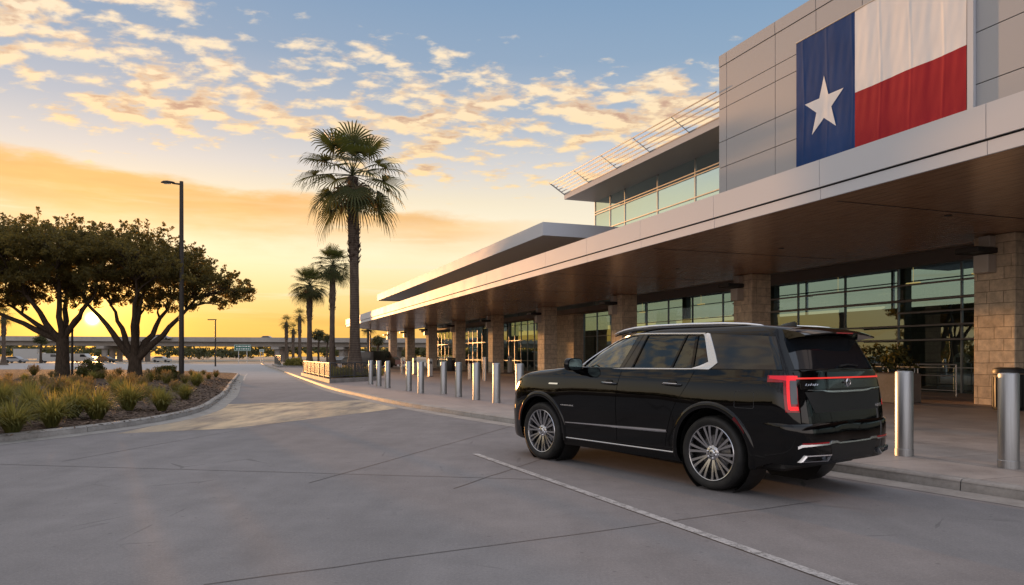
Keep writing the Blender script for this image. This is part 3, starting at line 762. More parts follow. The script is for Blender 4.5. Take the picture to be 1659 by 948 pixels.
# ---- surfaces
w0 = smooth_curve([.26,.34,.42,.55,.70,.85,1.00,1.08,1.16,1.24,1.275,1.30,1.34,1.39,1.45],
                  [.905,.945,.956,.964,.975,.988,.998,.997,.987,.973,.966,.954,.943,.928,.91], .018)
XR, AR, NR_ = -.70, .43, 4.2       # rear rounding
XFR, AF, NF = 3.25, .92, 4.0       # nose rounding
def T_(x):
    t = 1.0
    if x < -.2: t *= 1-.022*((-.2-x)/.9)**2
    if x > 2.6: t *= 1-.012*((x-2.6)/1.4)**2
    if x < XR: t *= max(0, 1-((XR-x)/AR)**NR_)**(1/NR_)
    if x > XFR: t *= max(0, 1-((x-XFR)/AF)**NF)**(1/NF)
    return t
def lean(z): return .07*max(0,min(1,(z-.88)/.5)) - .015*max(0,min(1,(.88-z)/.2))
def dxr(x, z):
    k = max(0, min(1, (-.35-x)/.6)); k = k*k*(3-2*k)
    f = max(0, min(1, (x-3.3)/.6)); f = f*f*(3-2*f)
    return k*lean(z) - f*.11*max(0, min(1, (z-.72)/.4))
flare = lambda x: .016*math.exp(-((x-0)/.62)**4) + .018*math.exp(-((x-3.14)/.62)**4)
def by(x, z):
    fl = flare(x)*math.exp(-((z-.78)/.34)**2)
    return (w0(z)+fl)*T_(x)
zt_h = smooth_curve([2.3,2.6,2.83,3.12,3.46,3.7,3.82,3.95,4.04,4.09],[1.40,1.395,1.392,1.368,1.335,1.298,1.272,1.215,1.13,1.02], .05)
ze_h = smooth_curve([2.2,2.45,2.62,2.75,3.0,3.3,3.6,3.8,3.95,4.09],[1.39,1.388,1.37,1.33,1.285,1.268,1.235,1.18,1.10,.98], .05)
def ze(x): return 1.39 if x < 2.3 else ze_h(x)
def zc(x): return 1.41 if x < 2.3 else max(zt_h(x)+.015, ze(x)+.01)
# side lofted body
xs = [XR-AR*math.sin(a)**(2/NR_) for a in np.linspace(math.pi/2, 0, 20)] + list(np.linspace(XR, XFR, 60))[1:] + [XFR+AF*math.sin(a)**(2/NF) for a in np.linspace(0, math.pi/2, 26)][1:]
zl = [.27,.29,.33,.38,.44,.52,.6,.68,.76,.84,.92,.98,1.03,1.08,1.12,1.16,1.20,1.235,1.262,1.28,1.292,1.305,1.32,1.34,1.365,1.39]
topf = [(.985,.22),(.955,.42),(.90,.60),(.80,.76),(.65,.88),(.45,.95),(.22,.99),(0,1.0)]
sec = []
for x in xs:
    h0 = float(np.interp(x,[-.80,-.45,3.7,4.0],[.425,.27,.27,.31])); h1, c1 = ze(x), zc(x); pts = []
    for z in zl:
        zz = h0+(z-.27)*(h1-h0)/(1.39-.27); pts.append((x+dxr(x,zz), by(x,zz), zz))
    for fy, fz in topf:
        zz = h1+(c1-h1)*fz; pts.append((x+dxr(x,h1), by(x,h1)*fy, zz))
    sec.append(pts)
mb = MB(); n1 = len(sec[0]); vs = []; fs = []
for pts in sec:
    vs += pts + [(p[0],-p[1],p[2]) for p in pts[:-1]][::-1]
n2 = 2*n1-1
for i in range(len(sec)-1):
    for k in range(n2-1): fs.append((i*n2+k, (i+1)*n2+k, (i+1)*n2+k+1, i*n2+k+1))
    fs.append((i*n2+n2-1, (i+1)*n2+n2-1, (i+1)*n2, i*n2))
fs.append(tuple(range(n2))); fs.append(tuple((len(sec)-1)*n2+k for k in range(n2))[::-1])
mb.add(vs, fs)
body = mb.build('body', M_CAR, CAR)
bm = bmesh.new(); bm.from_mesh(body.data); bmesh.ops.remove_doubles(bm, verts=bm.verts, dist=.0006); bmesh.ops.dissolve_degenerate(bm, edges=bm.edges, dist=.0004)
bmesh.ops.recalc_face_normals(bm, faces=bm.faces); bm.to_mesh(body.data); bm.free()
def cutter(mb): 
    o = mb.build('cutter', M_BLKPL); return o
def boolean(o, c, op='DIFFERENCE', ang=28):
    md = o.modifiers.new('b','BOOLEAN'); md.operation = op; md.object = c; md.solver = 'EXACT'
    dg = bpy.context.evaluated_depsgraph_get(); dg.update()
    me = bpy.data.meshes.new_from_object(o.evaluated_get(dg)); o.modifiers.clear(); old = o.data; o.data = me
    bpy.data.objects.remove(c)
    me.polygons.foreach_set('use_smooth', [True]*len(me.polygons)); me.set_sharp_from_angle(angle=R(ang))
# parent matters for booleans: evaluate body unparented at the origin
body.parent = None
WC = [(0.0,.43),(3.14,.43)]; TR = .428
for wx, wz in WC:
    for sgn in (1,-1):
        c = MB(); prof = [(.515,.60),(.515,1.2)]
        c.lathe(prof, 56, (wx,0,wz+.012), 'y')
        if sgn < 0: c.v = [(p[0],-p[1],p[2]) for p in c.v]
        boolean(body, cutter(c))
# underside lifted between the wheels is black already; scoop the rear below the tailgate stays with the bumper
body.parent = CAR

# ---- greenhouse, sliced horizontally
gxf = smooth_curve([1.33,1.40,1.48,1.56,1.64,1.72,1.79,1.84,1.88,1.905,1.925],[2.80,2.72,2.58,2.43,2.27,2.10,1.92,1.76,1.55,1.30,.9], .012)
gxr = smooth_curve([1.33,1.40,1.50,1.60,1.70,1.76,1.80,1.84,1.875,1.90,1.925],[-1.06,-1.035,-.985,-.935,-.885,-.86,-.85,-.84,-.80,-.55,-.05], .012)
gw = smooth_curve([1.33,1.38,1.45,1.55,1.65,1.75,1.80,1.835,1.865,1.89,1.91,1.925],[.935,.922,.902,.876,.852,.826,.812,.798,.780,.752,.715,.60], .010)
def gT(x, z):
    xf, xr = gxf(z), gxr(z); ar, af = min(.20,(xf-xr)*.2), min(.62,(xf-xr)*.4)
    t = 1-.03*((x-.9)/1.6)**2 if x < .9 else 1-.020*((x-.9)/1.3)**2
    if x < xr+ar: t *= max(0,1-min(1,(xr+ar-x)/ar)**3.2)**(1/3.2)
    if x > xf-af: t *= max(0,1-min(1,(x-xf+af)/af)**2.3)**(1/2.3)
    return t
def gy(x, z): return gw(z)*gT(x, z)
def gxrear(y, z):        # rear face x at lateral y
    xr, xf = gxr(z), gxf(z); ar = min(.20,(xf-xr)*.2); lo, hi = xr, xr+ar
    for _ in range(30):
        mid = (lo+hi)/2
        if gy(mid, z) < abs(y): lo = mid
        else: hi = mid
    return (lo+hi)/2
def gloop(z, ins=0):
    xf, xr = gxf(z), gxr(z); ar, af = min(.20,(xf-xr)*.2), min(.62,(xf-xr)*.4)
    X = [xf-af+af*math.sin(a)**(2/2.3) for a in np.linspace(math.pi/2, 0, 16)] + list(np.linspace(xf-af, xr+ar, 16))[1:-1] + [xr+ar-ar*math.sin(a)**(2/3.2) for a in np.linspace(0, math.pi/2, 12)]
    P = []
    for x in X:
        y = gy(x, z)
        if ins:
            y = max(0, y-ins); x = (x-(xf+xr)/2)*(1-2*ins/(xf-xr))+(xf+xr)/2
        P.append((x, y, z))
    return P + [(x,-y,z) for x,y,z in P[-2:0:-1]]
def gsolid(zs_, ins=0, dz=0):
    mb = MB(); L = [gloop(z, ins) for z in zs_]; n = len(L[0])
    for l in L: mb.v += [(x,y,z-dz if z > 1.6 else z) for x,y,z in l]
    for i in range(len(L)-1):
        for k in range(n): mb.f.append((i*n+k, i*n+(k+1)%n, (i+1)*n+(k+1)%n, (i+1)*n+k))
    mb.f += [tuple(range(n))[::-1], tuple((len(L)-1)*n+k for k in range(n))]; mb.m = [0]*len(mb.f)
    return mb
gz = [1.345,1.37,1.40,1.44,1.48,1.52,1.56,1.60,1.64,1.68,1.72,1.75,1.78,1.80,1.82,1.84,1.855,1.87,1.885,1.90,1.912,1.925]
cabin = gsolid(gz).build('cabin_shell', M_CAR, None)
boolean(cabin, cutter(gsolid([1.30 if False else 1.346]+[1.40,1.48,1.56,1.64,1.72,1.78,1.82,1.85,1.88], .055)), ang=25)
# window openings: prisms through both sides, plus windscreen and tailgate glass
def q(pts): 
    c = MB(); c.prism([(x,-1.3,z) for x,z in pts], (0,2.6,0)); boolean(cabin, cutter(c), ang=25)
WF = [(1.535,1.392),(2.305,1.378),(2.30,1.47),(2.18,1.56),(2.04,1.645),(1.86,1.728),(1.67,1.782),(1.47,1.806),(1.29,1.813)]
WR = [(.655,1.404),(1.295,1.394),(1.115,1.811),(.50,1.803)]
WQ = [(.345,1.418),(.625,1.404),(.472,1.802),(.345,1.797)]
WC3 = [(.112,1.478),(.305,1.422),(.305,1.792),(.212,1.788)]
for p in (WF, WR, WQ, WC3): q(p)
c = MB(); c.prism([(1.75,-.72,1.44),(1.75,.72,1.44),(1.75,.60,1.80),(1.75,-.60,1.80)], (1.6,0,0)); boolean(cabin, cutter(c), ang=25)
cabin.parent = CAR

# ---- generic surface patch with a skirt
def patch(f, nu, nv, name, m, parent, skirt=.02, off=.004, smooth=True):
    """f(u,v)->(point, outward normal)"""
    mb = MB(); vs = []; inner = []
    for i in range(nu+1):
        for j in range(nv+1):
            p, n = f(i/nu, j/nv); vs.append(p+n*off); inner.append(p-n*skirt)
    W = nv+1
    fs = [(i*W+j,(i+1)*W+j,(i+1)*W+j+1,i*W+j+1) for i in range(nu) for j in range(nv)]
    b = [i*W for i in range(nu+1)] + [nu*W+j for j in range(1,W)] + [i*W+nv for i in range(nu-1,-1,-1)] + [j for j in range(nv-1,0,-1)]
    base = len(vs); vs += [inner[k] for k in b]
    for k in range(len(b)):
        a, c_ = b[k], b[(k+1)%len(b)]; fs.append((a, base+k, base+(k+1)%len(b), c_))
    mb.add(vs, fs); o = mb.build(name, m, parent, smooth=smooth, angle=50); return o
def sidepatch(xl, xr, zb, zt, surf, sg=1):
    """xl/xr(v): x at the front/rear edge; zb/zt(x)"""
    def f(u, v):
        x = xl(v)+(xr(v)-xl(v))*u; b_, t_ = zb(x), zt(x); z = b_+(t_-b_)*v
        e = 1e-3; y = surf(x, z); dx = (surf(x+e,z)-surf(x-e,z))/(2*e); dz = (surf(x,z+e)-surf(x,z-e))/(2*e)
        n = Vector((-dx,1,-dz)).normalized(); X_ = x+(dxr(x,z) if surf is by else 0)
        return Vector((X_, sg*y, z)), Vector((n.x, sg*n.y, n.z))
    return f
L2 = lambda a, b: (lambda v: a+(b-a)*v)
C_ = lambda k: (lambda x: k)
def interp(pts):
    X_ = [p[0] for p in pts]; Z_ = [p[1] for p in pts]; return lambda t: float(np.interp(t, X_, Z_))
zbelt = interp([(-1.1,1.396),(.34,1.397),(1.44,1.386),(2.04,1.376),(2.45,1.368)])
ztop = interp([(-.80,1.752),(-.45,1.777),(.14,1.806),(.5,1.814),(.84,1.822),(1.23,1.828),(1.456,1.82),(1.68,1.797),(1.86,1.745),(2.04,1.664),(2.18,1.578),(2.30,1.488),(2.42,1.385)])
sides = ((1,'left'),(-1,'right'))
doors = {}
for sg, _ in sides:
    zfd = interp([(1.3,1.352),(2.8,1.30)])
    fd = patch(sidepatch(interp([(0,2.66),(.25,2.67),(.6,2.688),(.75,2.672),(.9,2.63),(1,2.56)]), interp([(0,1.54),(.5,1.535),(.8,1.505),(1,1.468)]), C_(.435), zfd, by, sg), 22, 26, 'front_door', M_CAR, CAR)
    rd = patch(sidepatch(interp([(0,1.528),(.5,1.523),(.8,1.493),(1,1.456)]), interp([(0,.70),(.2,.66),(.42,.585),(.58,.50),(.72,.40),(.85,.322),(1,.262)]), C_(.435), interp([(.2,1.368),(1.5,1.358)]), by, sg), 22, 26, 'rear_door', M_CAR, CAR)
    doors[sg] = (fd, rd)
    for dr, x0, x1, z in ((fd,1.80,1.515,1.185),(rd,.715,.415,1.205)):
        mb = MB(); yb = by((x0+x1)/2, z)+.006
        xm = (x0+x1)/2; hl_ = (x0-x1)/2
        P = [(xm+hl_*t, sg*(yb+.038*(1-abs(t)**3.0)-.004), z+.004*t) for t in np.linspace(-1,1,15)]
        mb.tube(P, [.016 if abs(t)>.95 else .021 for t in np.linspace(-1,1,15)], 10, sq=.8)
        mb.lathe([(.001,0),(.058,.0),(.062,.002)], 20, (0,0,0), 'y') if False else None
        mb.build('handle', M_GLOSSBLK, dr, smooth=True)
        mb = MB(); vs = [(xm+.075*math.cos(a), sg*(yb+.0015), z+.006+.046*math.sin(a)) for a in np.linspace(0,2*math.pi,25)[:-1]]
        mb.add(vs,[tuple(range(24))]); mb.build('handle_cup', M_BLKPL, dr)
        mb = MB(); P2 = [(p[0], p[1]+sg*.016, p[2]+.012) for p in P[2:-2]]
        mb.tube(P2, .0045, 6); mb.build('handle_trim', M_SATIN, dr, smooth=True)
    # glass, flush just inside the openings
    def gl(pts_l, pts_r, zb_, zt_, name, m, par):
        patch(sidepatch(pts_l, pts_r, zb_, zt_, gy, sg), 14, 10, name, m, par, skirt=.008, off=-.012)
    gl(L2(2.36,2.0), L2(1.54,1.28), lambda x: zbelt(x)+.002, lambda x: max(ztop(x)-.008, zbelt(x)+.01), 'window', M_CGLASS, fd)
    gl(L2(1.305,1.11), L2(.645,.488), lambda x: zbelt(x)+.002, lambda x: ztop(x)-.008, 'window', M_CGLASSD, rd)
    gl(L2(.632,.478), L2(.335,.335), lambda x: zbelt(x)+.002, lambda x: ztop(x)-.008, 'quarter_window', M_CGLASSD, rd)
    gl(L2(.312,.312), L2(.105,.205), interp([(.09,1.47),(.32,1.41)]), lambda x: ztop(x)-.008, 'quarter_window', M_CGLASSD, CAR)
    # rear side glass (opaque privacy glass set flush)
    patch(sidepatch(lambda v: float(np.interp(v,[0,.18,1],[.055,-.02,.148])), lambda v: float(np.interp(v,[0,1],[-.875,-.735])), lambda x: zbelt(x)+.004, lambda x: ztop(x)+.001, gy, sg), 20, 14, 'rear_side_window', M_PRIV, CAR, skirt=.01, off=.003)
    # gloss pillar covers between the door windows
    patch(sidepatch(L2(1.525,1.268), L2(1.462,1.196), lambda x: zbelt(x)+.004, lambda x: ztop(x)-.006, gy, sg), 3, 10, 'pillar_cover', M_GLOSSBLK, CAR, off=.004)
    patch(sidepatch(L2(1.452,1.186), L2(1.312,1.122), lambda x: zbelt(x)+.004, lambda x: ztop(x)-.006, gy, sg), 3, 10, 'pillar_cover', M_GLOSSBLK, CAR, off=.004)
    # chrome window surround
    mb = MB()
    def ribbon(xz, wdt, off, sf=gy):
        P = []
        for x, z in xz:
            P.append(Vector((x, sg*(sf(x,z)+off), z)))
        N = []
        for i in range(len(P)):
            t = (P[min(i+1,len(P)-1)]-P[max(i-1,0)]).normalized(); N.append(t.cross(Vector((0,sg,0))).normalized())
        vs = []
        for p, n in zip(P, N): vs += [p+n*wdt*.5-Vector((0,sg*.02,0)), p+n*wdt*.42, p+n*wdt*.2+Vector((0,sg*.006,0)), p-n*wdt*.2+Vector((0,sg*.006,0)), p-n*wdt*.42, p-n*wdt*.5-Vector((0,sg*.02,0))]
        mb.add(vs, [(i*6+k,(i+1)*6+k,(i+1)*6+k+1,i*6+k+1) for i in range(len(P)-1) for k in range(5)])
    ribbon([(x, ztop(x)+.004) for x in np.linspace(2.405,.20,50)], .026, .006)
    ribbon([(x, zbelt(x)-.008) for x in np.linspace(2.40,.06,40)], .028, .008)
    # wide chrome blade on the rear pillar
    cp_o = [(.165,1.822),(.128,1.812),(.065,1.70),(0,1.57),(-.046,1.468),(.005,1.425),(.058,1.388),(.30,1.388)]
    cp_i = [(.23,1.797),(.214,1.789),(.180,1.70),(.140,1.58),(.104,1.482),(.16,1.46),(.22,1.438),(.315,1.405)]
    a_ = []
    for (xo,zo),(xi,zi) in zip(cp_o, cp_i):
        a_.append([Vector((xo+(xi-xo)*t, sg*(gy(xo+(xi-xo)*t, zo+(zi-zo)*t)+o), zo+(zi-zo)*t)) for t,o in ((0,-.015),(.04,.012),(.5,.016),(.9,.011),(1,-.02))])
    vs = [p for r in a_ for p in r]
    mb.add(vs, [(i*5+k,(i+1)*5+k,(i+1)*5+k+1,i*5+k+1) for i in range(len(a_)-1) for k in range(4)])
    mb.build('chrome_window_trim', M_CHROME if False else M_SATIN, CAR, smooth=True, angle=30)
    # lower body chrome strip, sill strip, sill step
    mb = MB(); n = 30; P = []
    for k in range(n+1):
        x = 2.55+(.655-2.55)*k/n; z = .600+.032*k/n; h = .012+.012*min(1,k/n*1.3)*(1 if k < n-1 else .9)
        y = sg*(by(x,z)+.006); P += [(x,y,z-h*.9),(x,y+sg*.012,z-h*.3),(x,y+sg*.013,z+h*.5),(x,y,z+h*.7)]
    mb.add([Vector(p) for p in P], [(i*4+k,(i+1)*4+k,(i+1)*4+k+1,i*4+k+1) for i in range(n) for k in range(3)] + [(0,1,2,3),(n*4+3,n*4+2,n*4+1,n*4)])
    mb.build('chrome_side_strip', M_CHROME, CAR, smooth=True, angle=30)
    mb = MB(); mb.tube([(x, sg*(by(x,.40)-.004), .378) for x in np.linspace(2.60,.56,24)], .011, 8); mb.build('sill_strip', M_SATIN, CAR, smooth=True)
    mb = MB(); mb.bbox((1.58, sg*.86, .325), (2.0,.13,.07), b=.02); mb.build('step_board', M_BLKPL, CAR)
    # wheel-arch lips
    for wx, wz in WC:
        mb = MB(); A = np.linspace(R(-14), R(194), 44); rr = [(.505,-.045),(.508,.010),(.535,.020),(.572,.012),(.588,-.006)]
        if wx > 1: A = np.linspace(R(2), R(192), 40)
        vs = []
        for a in A:
            for r_, o_ in rr:
                x = wx+r_*math.cos(a); z = max(.28, wz+.012+r_*math.sin(a)); vs.append(Vector((x+dxr(x,z), sg*(by(x,z)+o_), z)))
        m5 = len(rr); mb.add(vs, [(i*m5+k,(i+1)*m5+k,(i+1)*m5+k+1,i*m5+k+1) for i in range(len(A)-1) for k in range(m5-1)])
        mb.build('wheel_arch_lip', M_CAR, CAR, smooth=True, angle=60)
        mb = MB(); mb.lathe([(.512,.58),(.512,.90)], 40, (wx,0,wz+.012),'y', close=False); mb.lathe([(.02,.585),(.512,.585)],40,(wx,0,wz+.012),'y',close=False)
        if sg < 0: mb.v = [(p[0],-p[1],p[2]) for p in mb.v]
        mb.build('wheel_housing', M_BLKPL, CAR)
    # fuel flap, side reflector, badges
    if sg > 0:
        mb = MB(); pts = [(-.352-.013,.975),(-.352,.99),(-.352,1.145),(-.367,1.158),(-.588,1.160),(-.605,1.146),(-.606,.992),(-.59,.976)]
        for (xa,za),(xb,zb_) in zip(pts, pts[1:]+pts[:1]):
            mb.tube([(xa+dxr(xa,za),by(xa,za)+.0005,za),(xb+dxr(xb,zb_),by(xb,zb_)+.0005,zb_)], .0035, 5)
        mb.build('fuel_flap', M_GROOVE, CAR)
        mb = MB(); 
        for k, wv in enumerate((.028,.022,.026,.03,.022,.026,.03,.024)):
            x = 2.625-.034*k; mb.bbox((x, by(x,.845)+.008, .845), (wv,.006,.017 if k else .012), b=.002)
        mb.build('door_badge', M_SATIN, CAR)
        patch(sidepatch(L2(2.915,2.905), L2(2.712,2.708), C_(1.136), C_(1.156), by, 1), 6, 2, 'fender_badge', M_CHROME, CAR, off=.010)
    A = np.linspace(R(130), R(152), 6); mb = MB(); vs = []
    for i, a in enumerate(A):
        wd_ = .012+.030*(1-i/5)
        for r_ in (.545-wd_/2,.545+wd_/2):
            x = r_*math.cos(a); z = .442+r_*math.sin(a); vs.append(Vector((x, sg*(by(x,z)+.022), z)))
    mb.add(vs, [(i*2,i*2+2,i*2+3,i*2+1) for i in range(5)]); mb.build('side_reflector', M_REDREF, CAR)
    A = np.linspace(R(12), R(42), 7); mb = MB(); vs = []
    for i, a in enumerate(A):
        for r_ in (.53,.56):
            x = 3.14+r_*math.cos(a); z = .442+r_*math.sin(a); vs.append(Vector((x+dxr(x,z), sg*(by(x,z)+.023), z)))
    mb.add(vs, [(i*2,i*2+2,i*2+3,i*2+1) for i in range(6)]); mb.build('side_marker', M_AMBER, CAR)
    # headlight wrapping the nose corner
    patch(sidepatch(L2(3.985,3.945), L2(3.70,3.665), interp([(3.6,1.135),(3.75,1.11),(3.99,.93)]), interp([(3.6,1.178),(3.75,1.168),(3.99,1.05)]), by, sg), 16, 6, 'headlight', M_CLEARL, CAR, off=.005)
    # roof rail
    P = [(1.80,.735,1.842),(1.72,.735,1.866),(1.60,.732,1.893),(1.42,.725,1.916),(1.1,.722,1.932),(.5,.72,1.935),(0,.715,1.926),(-.3,.71,1.91),(-.48,.70,1.890),(-.60,.695,1.862)]
    mb = MB(); mb.tube([(x,sg*y,z) for x,y,z in P], [.010,.018,.022,.024,.024,.024,.024,.022,.018,.008], 10, sq=.75); rl = mb.build('roof_rail', M_SATIN, CAR, smooth=True, angle=60)
    mb = MB(); mb.tube([(x,sg*(y-.006),z-.028) for x,y,z in P], [.008,.014,.02,.024,.026,.026,.026,.022,.018,.008], 8); mb.build('rail_base', M_GLOSSBLK, rl, smooth=True)
    # mirror
    mb = MB(); vs = []; fs = []; nA, nB = 20, 12
    for i in range(nB+1):
        a = math.pi*i/nB
        for k in range(nA):
            t = 2*math.pi*k/nA; cx_ = math.copysign(abs(math.cos(t))**.65, math.cos(t)); sx_ = math.copysign(abs(math.sin(t))**.65, math.sin(t))
            vs.append((2.255+ (-.055 if i < 3 else .115*(1-((nB-i)/(nB-2))**1.6)-.04), sg*(1.105+.135*cx_*(math.sin(max(a,.01))**.5 if i > 2 else (1,.97,1)[i] if i else .96)), 1.432+.088*sx_*(math.sin(max(a,.01))**.5 if i > 2 else (1,.97,1)[i] if i else .95)))
    for i in range(nB):
        for k in range(nA): fs.append((i*nA+k, i*nA+(k+1)%nA, (i+1)*nA+(k+1)%nA, (i+1)*nA+k))
    fs += [tuple(range(nA)), tuple(nB*nA+k for k in range(nA))[::-1]]
    mb.add(vs, fs); mb.tube([(2.30,sg*.90,1.335),(2.28,sg*1.0,1.345),(2.25,sg*1.10,1.37)], [.05,.045,.03], 8)
    mi = mb.build('mirror', M_CAR, CAR, smooth=True, angle=45)
    mb = MB(); mb.add([(2.196, sg*(1.105+.118*math.copysign(abs(math.cos(t))**.6,math.cos(t))), 1.432+.075*math.copysign(abs(math.sin(t))**.6,math.sin(t))) for t in np.linspace(0,2*math.pi,29)[:-1]], [tuple(range(28))])
    mb.build('mirror_glass', mat('mirror_glass_%s' % ('a' if sg>0 else 'b'), (.42,.52,.48), .02, 1.0), mi)

# ---- rear end
def rxr(y, z):
    wz = w0(z)*T_(XR); u = max(0, 1-min(1,abs(y)/wz)**NR_)**(1/NR_)
    x = XR-AR*u; return x+dxr(x,z)
def wrap(th, z):
    """plan outline: th 0 = side at x=XR .. pi/2 = centre rear"""
    x = XR-AR*math.sin(th)**(2/NR_) if th > 0 else XR + th
    return Vector((x+dxr(x,z), by(x,z), z))
def th_x(x): return math.asin(min(1,((XR-x)/AR))**(NR_/2)) if x < XR else -(x-XR)*-1*-1 if False else ((XR-x) if x > XR else 0)
def th_y(y, z): return math.acos(min(1, (abs(y)/(w0(z)*T_(XR-AR*.9)/max(1e-6,max(0,1-.9**NR_)**(1/NR_)))))**(NR_/2))
def wpatch(t0, t1, z0, z1, nu, nv, name, m, par, off=.006, skirt=.03, sg=1, t0f=None, zf=None):
    def f(u, v):
        z = z0+(z1-z0)*v if zf is None else zf(u, v)
        t = t0+(t1-t0)*u if t0f is None else t0f(u, v)
        p = wrap(t, z); a = wrap(t+.01, z)-wrap(t-.01, z)
        n = Vector((-a.y, a.x, 0)); n = n.normalized() if n.length > 1e-9 else Vector((-1,0,0))
        if n.dot(Vector((-1 if t > .7 else 0, 1 if t <= 1.2 else 0, 0))) < 0: n = -n
        q_ = Vector((p.x, p.y*sg, p.z)); return q_, Vector((n.x, n.y*sg, 0))
    return patch(f, nu, nv, name, m, par, skirt=skirt, off=off)
tY = lambda y, z=1.15: th_y(y, z)
for sg in (1,-1):
    tl = wpatch(th_x(-.965), tY(.835), .955, 1.345, 16, 12, 'tail_light', M_REDLENS, CAR, .010, sg=sg)
    wpatch(th_x(-.79), th_x(-.967), 1.268, 1.342, 8, 4, 'side_lens', M_REDLENS, tl, .0095, sg=sg)
    wpatch(th_x(-.815), th_x(-1.05), 1.296, 1.338, 10, 4, 'lit_flag', mat('lit_flag_red_%d' % (sg+1), (.5,.01,.02), .3, emit=(.8,.006,.03), es=.42), tl, .013, sg=sg, zf=lambda u,v: (1.306-.034*u)+(.030+.036*u)*v)
    wpatch(th_x(-.990) if sg > 0 else th_x(-1.02), tY(.902) if sg > 0 else tY(.868), .985, 1.335, 6, 12, 'lit_bar', M_REDGLOW, tl, .014, sg=sg)
    wpatch(tY(.91), tY(.838), 1.300, 1.336, 5, 3, 'lit_hook', M_REDGLOW, tl, .0135, sg=sg)
    wpatch(tY(.91), tY(.842), .975, 1.015, 5, 3, 'lit_hook', M_REDGLOW, tl, .0135, sg=sg)
    wpatch(tY(.898) if sg > 0 else tY(.864), tY(.845), 1.04, 1.285, 4, 8, 'reverse_lens', M_CLEARL, tl, .0145, sg=sg)
    for zz in (.0,): pass
def rpatch(y0, y1, z0, z1, nu, nv, name, m, par, off=.006, skirt=.02, zf=None, yf=None):
    def f(u, v):
        y = y0+(y1-y0)*u if yf is None else yf(u,v); z = z0+(z1-z0)*v if zf is None else zf(u,v)
        return Vector((rxr(y,z), y, z)), Vector((-1,0,0))
    return patch(f, nu, nv, name, m, par, skirt=skirt, off=off)
tg = rpatch(.835,-.835,.80,1.372,40,20,'tailgate', M_CAR, CAR, .008)
rpatch(.84,-.84,1.302,1.318,30,2,'light_bar', M_REDBAR, tg, .020, .01)
rpatch(.80,-.80,1.195,1.290,30,4,'gloss_panel', M_GLOSSBLK, tg, .0125, .004)
rpatch(.76,-.76,.945,1.165,24,6,'plate_recess', M_BLKPL, tg, .0115, .004, yf=lambda u,v: (.76-1.52*u)*(.86+.14*v))
mb = MB(); prof = [(.74,1.185,.006),(.50,1.178,.010),(.42,1.165,.016),(.30,1.160,.018),(0,1.158,.018),(-.30,1.160,.018),(-.42,1.165,.016),(-.50,1.178,.010),(-.74,1.185,.006)]
vs = []
for y,z,h in prof:
    x = rxr(y,z)-.012; vs += [(x+.01,y,z+h),(x-.014,y,z+h*.7),(x-.016,y,z-h*.4),(x+.01,y,z-h)]
mb.add(vs,[(i*4+k,(i+1)*4+k,(i+1)*4+k+1,i*4+k+1) for i in range(8) for k in range(3)])
mb.build('tailgate_chrome_bar', M_SATIN, tg, smooth=True, angle=30)
# crest: ring with a winged mark
xe = rxr(0,1.25)-.02; mb = MB()
mb.lathe([(.036,xe+.004),(.047,xe+.002),(.048,xe-.004),(.043,xe-.008),(.037,xe-.006),(.036,xe+.004)], 28, (0,-.02,1.252), 'x', close=False)
mb.prism([(xe-.004,.0,1.285),(xe-.004,.012,1.262),(xe-.004,.004,1.225),(xe-.004,-.045,1.222),(xe-.004,-.008,1.243)], (-.006,0,0))
mb.prism([(xe-.004,.03,1.272),(xe-.004,.066,1.262),(xe-.004,.058,1.248),(xe-.004,.03,1.25)], (-.006,0,0))
mb.build('crest', M_CHROME, tg, smooth=True)
mb = MB()
for k in range(6):
    y = .74-.034*k; x = rxr(y,1.24)-.016
    mb.tube([(x,y,1.232),(x-.002,y-.012,1.256-(.008 if k%2 else 0)),(x-.002,y-.024,1.228+.006*(k%3)),(x,y-.040,1.242)], .0035, 5)
mb.build('script_badge', M_SATIN, tg)
mb = MB()
for k in range(4):
    y = -.60-.040*k; x = rxr(y,.985)-.014; mb.bbox((x,y,.985),(.006,.030,.034 if k%2 else .026),b=.002)
mb.build('trim_badge', M_SATIN, tg)
# tailgate glass and pillars
def rg(y0,y1,z0,z1,name,m,par,off,nu=20,nv=12,yf=None):
    def f(u,v):
        z = z0+(z1-z0)*v; y = (y0+(y1-y0)*u)*(1 if yf is None else yf(v))
        x = gxrear(y,z); n = Vector((-1,0,.45)).normalized(); return Vector((x,y,z)), n
    return patch(f,nu,nv,name,m,par,skirt=.008,off=off)
rg(.80,-.80,1.405,1.735,'rear_window',M_PRIV,tg,.004,yf=lambda v: 1-.07*v)
mb = MB(); P = [(gxrear(.05,1.43)-.02,.05,1.435),(gxrear(-.1,1.44)-.022,-.12,1.452),(gxrear(-.3,1.44)-.02,-.34,1.437)]; mb.tube(P,[.014,.010,.007],6); mb.build('wiper', M_BLKPL, tg, smooth=True)
# spoiler
mb = MB(); ny = 28; vs = []
for k in range(ny+1):
    t = -1+2*k/ny; y = .715*t; e = 1-abs(t)**6*.55
    zt_ = 1.822+.040*(1-t*t)
    pr = [(-.62,zt_+.028-.004),(-.80,zt_+.012),(-.93-.06*e,zt_-.018),(-1.0-.075*e,zt_-.052),(-1.0-.07*e,zt_-.066),(-.93-.04*e,zt_-.072),(-.84,zt_-.092)]
    vs += [(x,y,z) for x,z in pr]
m7 = 7; mb.add(vs,[(i*m7+k,(i+1)*m7+k,(i+1)*m7+k+1,i*m7+k+1) for i in range(ny) for k in range(m7-1)]+[tuple(range(m7)),tuple(ny*m7+k for k in range(m7))[::-1]])
sp = mb.build('spoiler', M_CAR, CAR, smooth=True, angle=40)
mb = MB(); mb.bbox((-1.068,-.0,1.802),(.016,.34,.014),b=.004); mb.build('brake_lamp', M_REDLENS, sp)
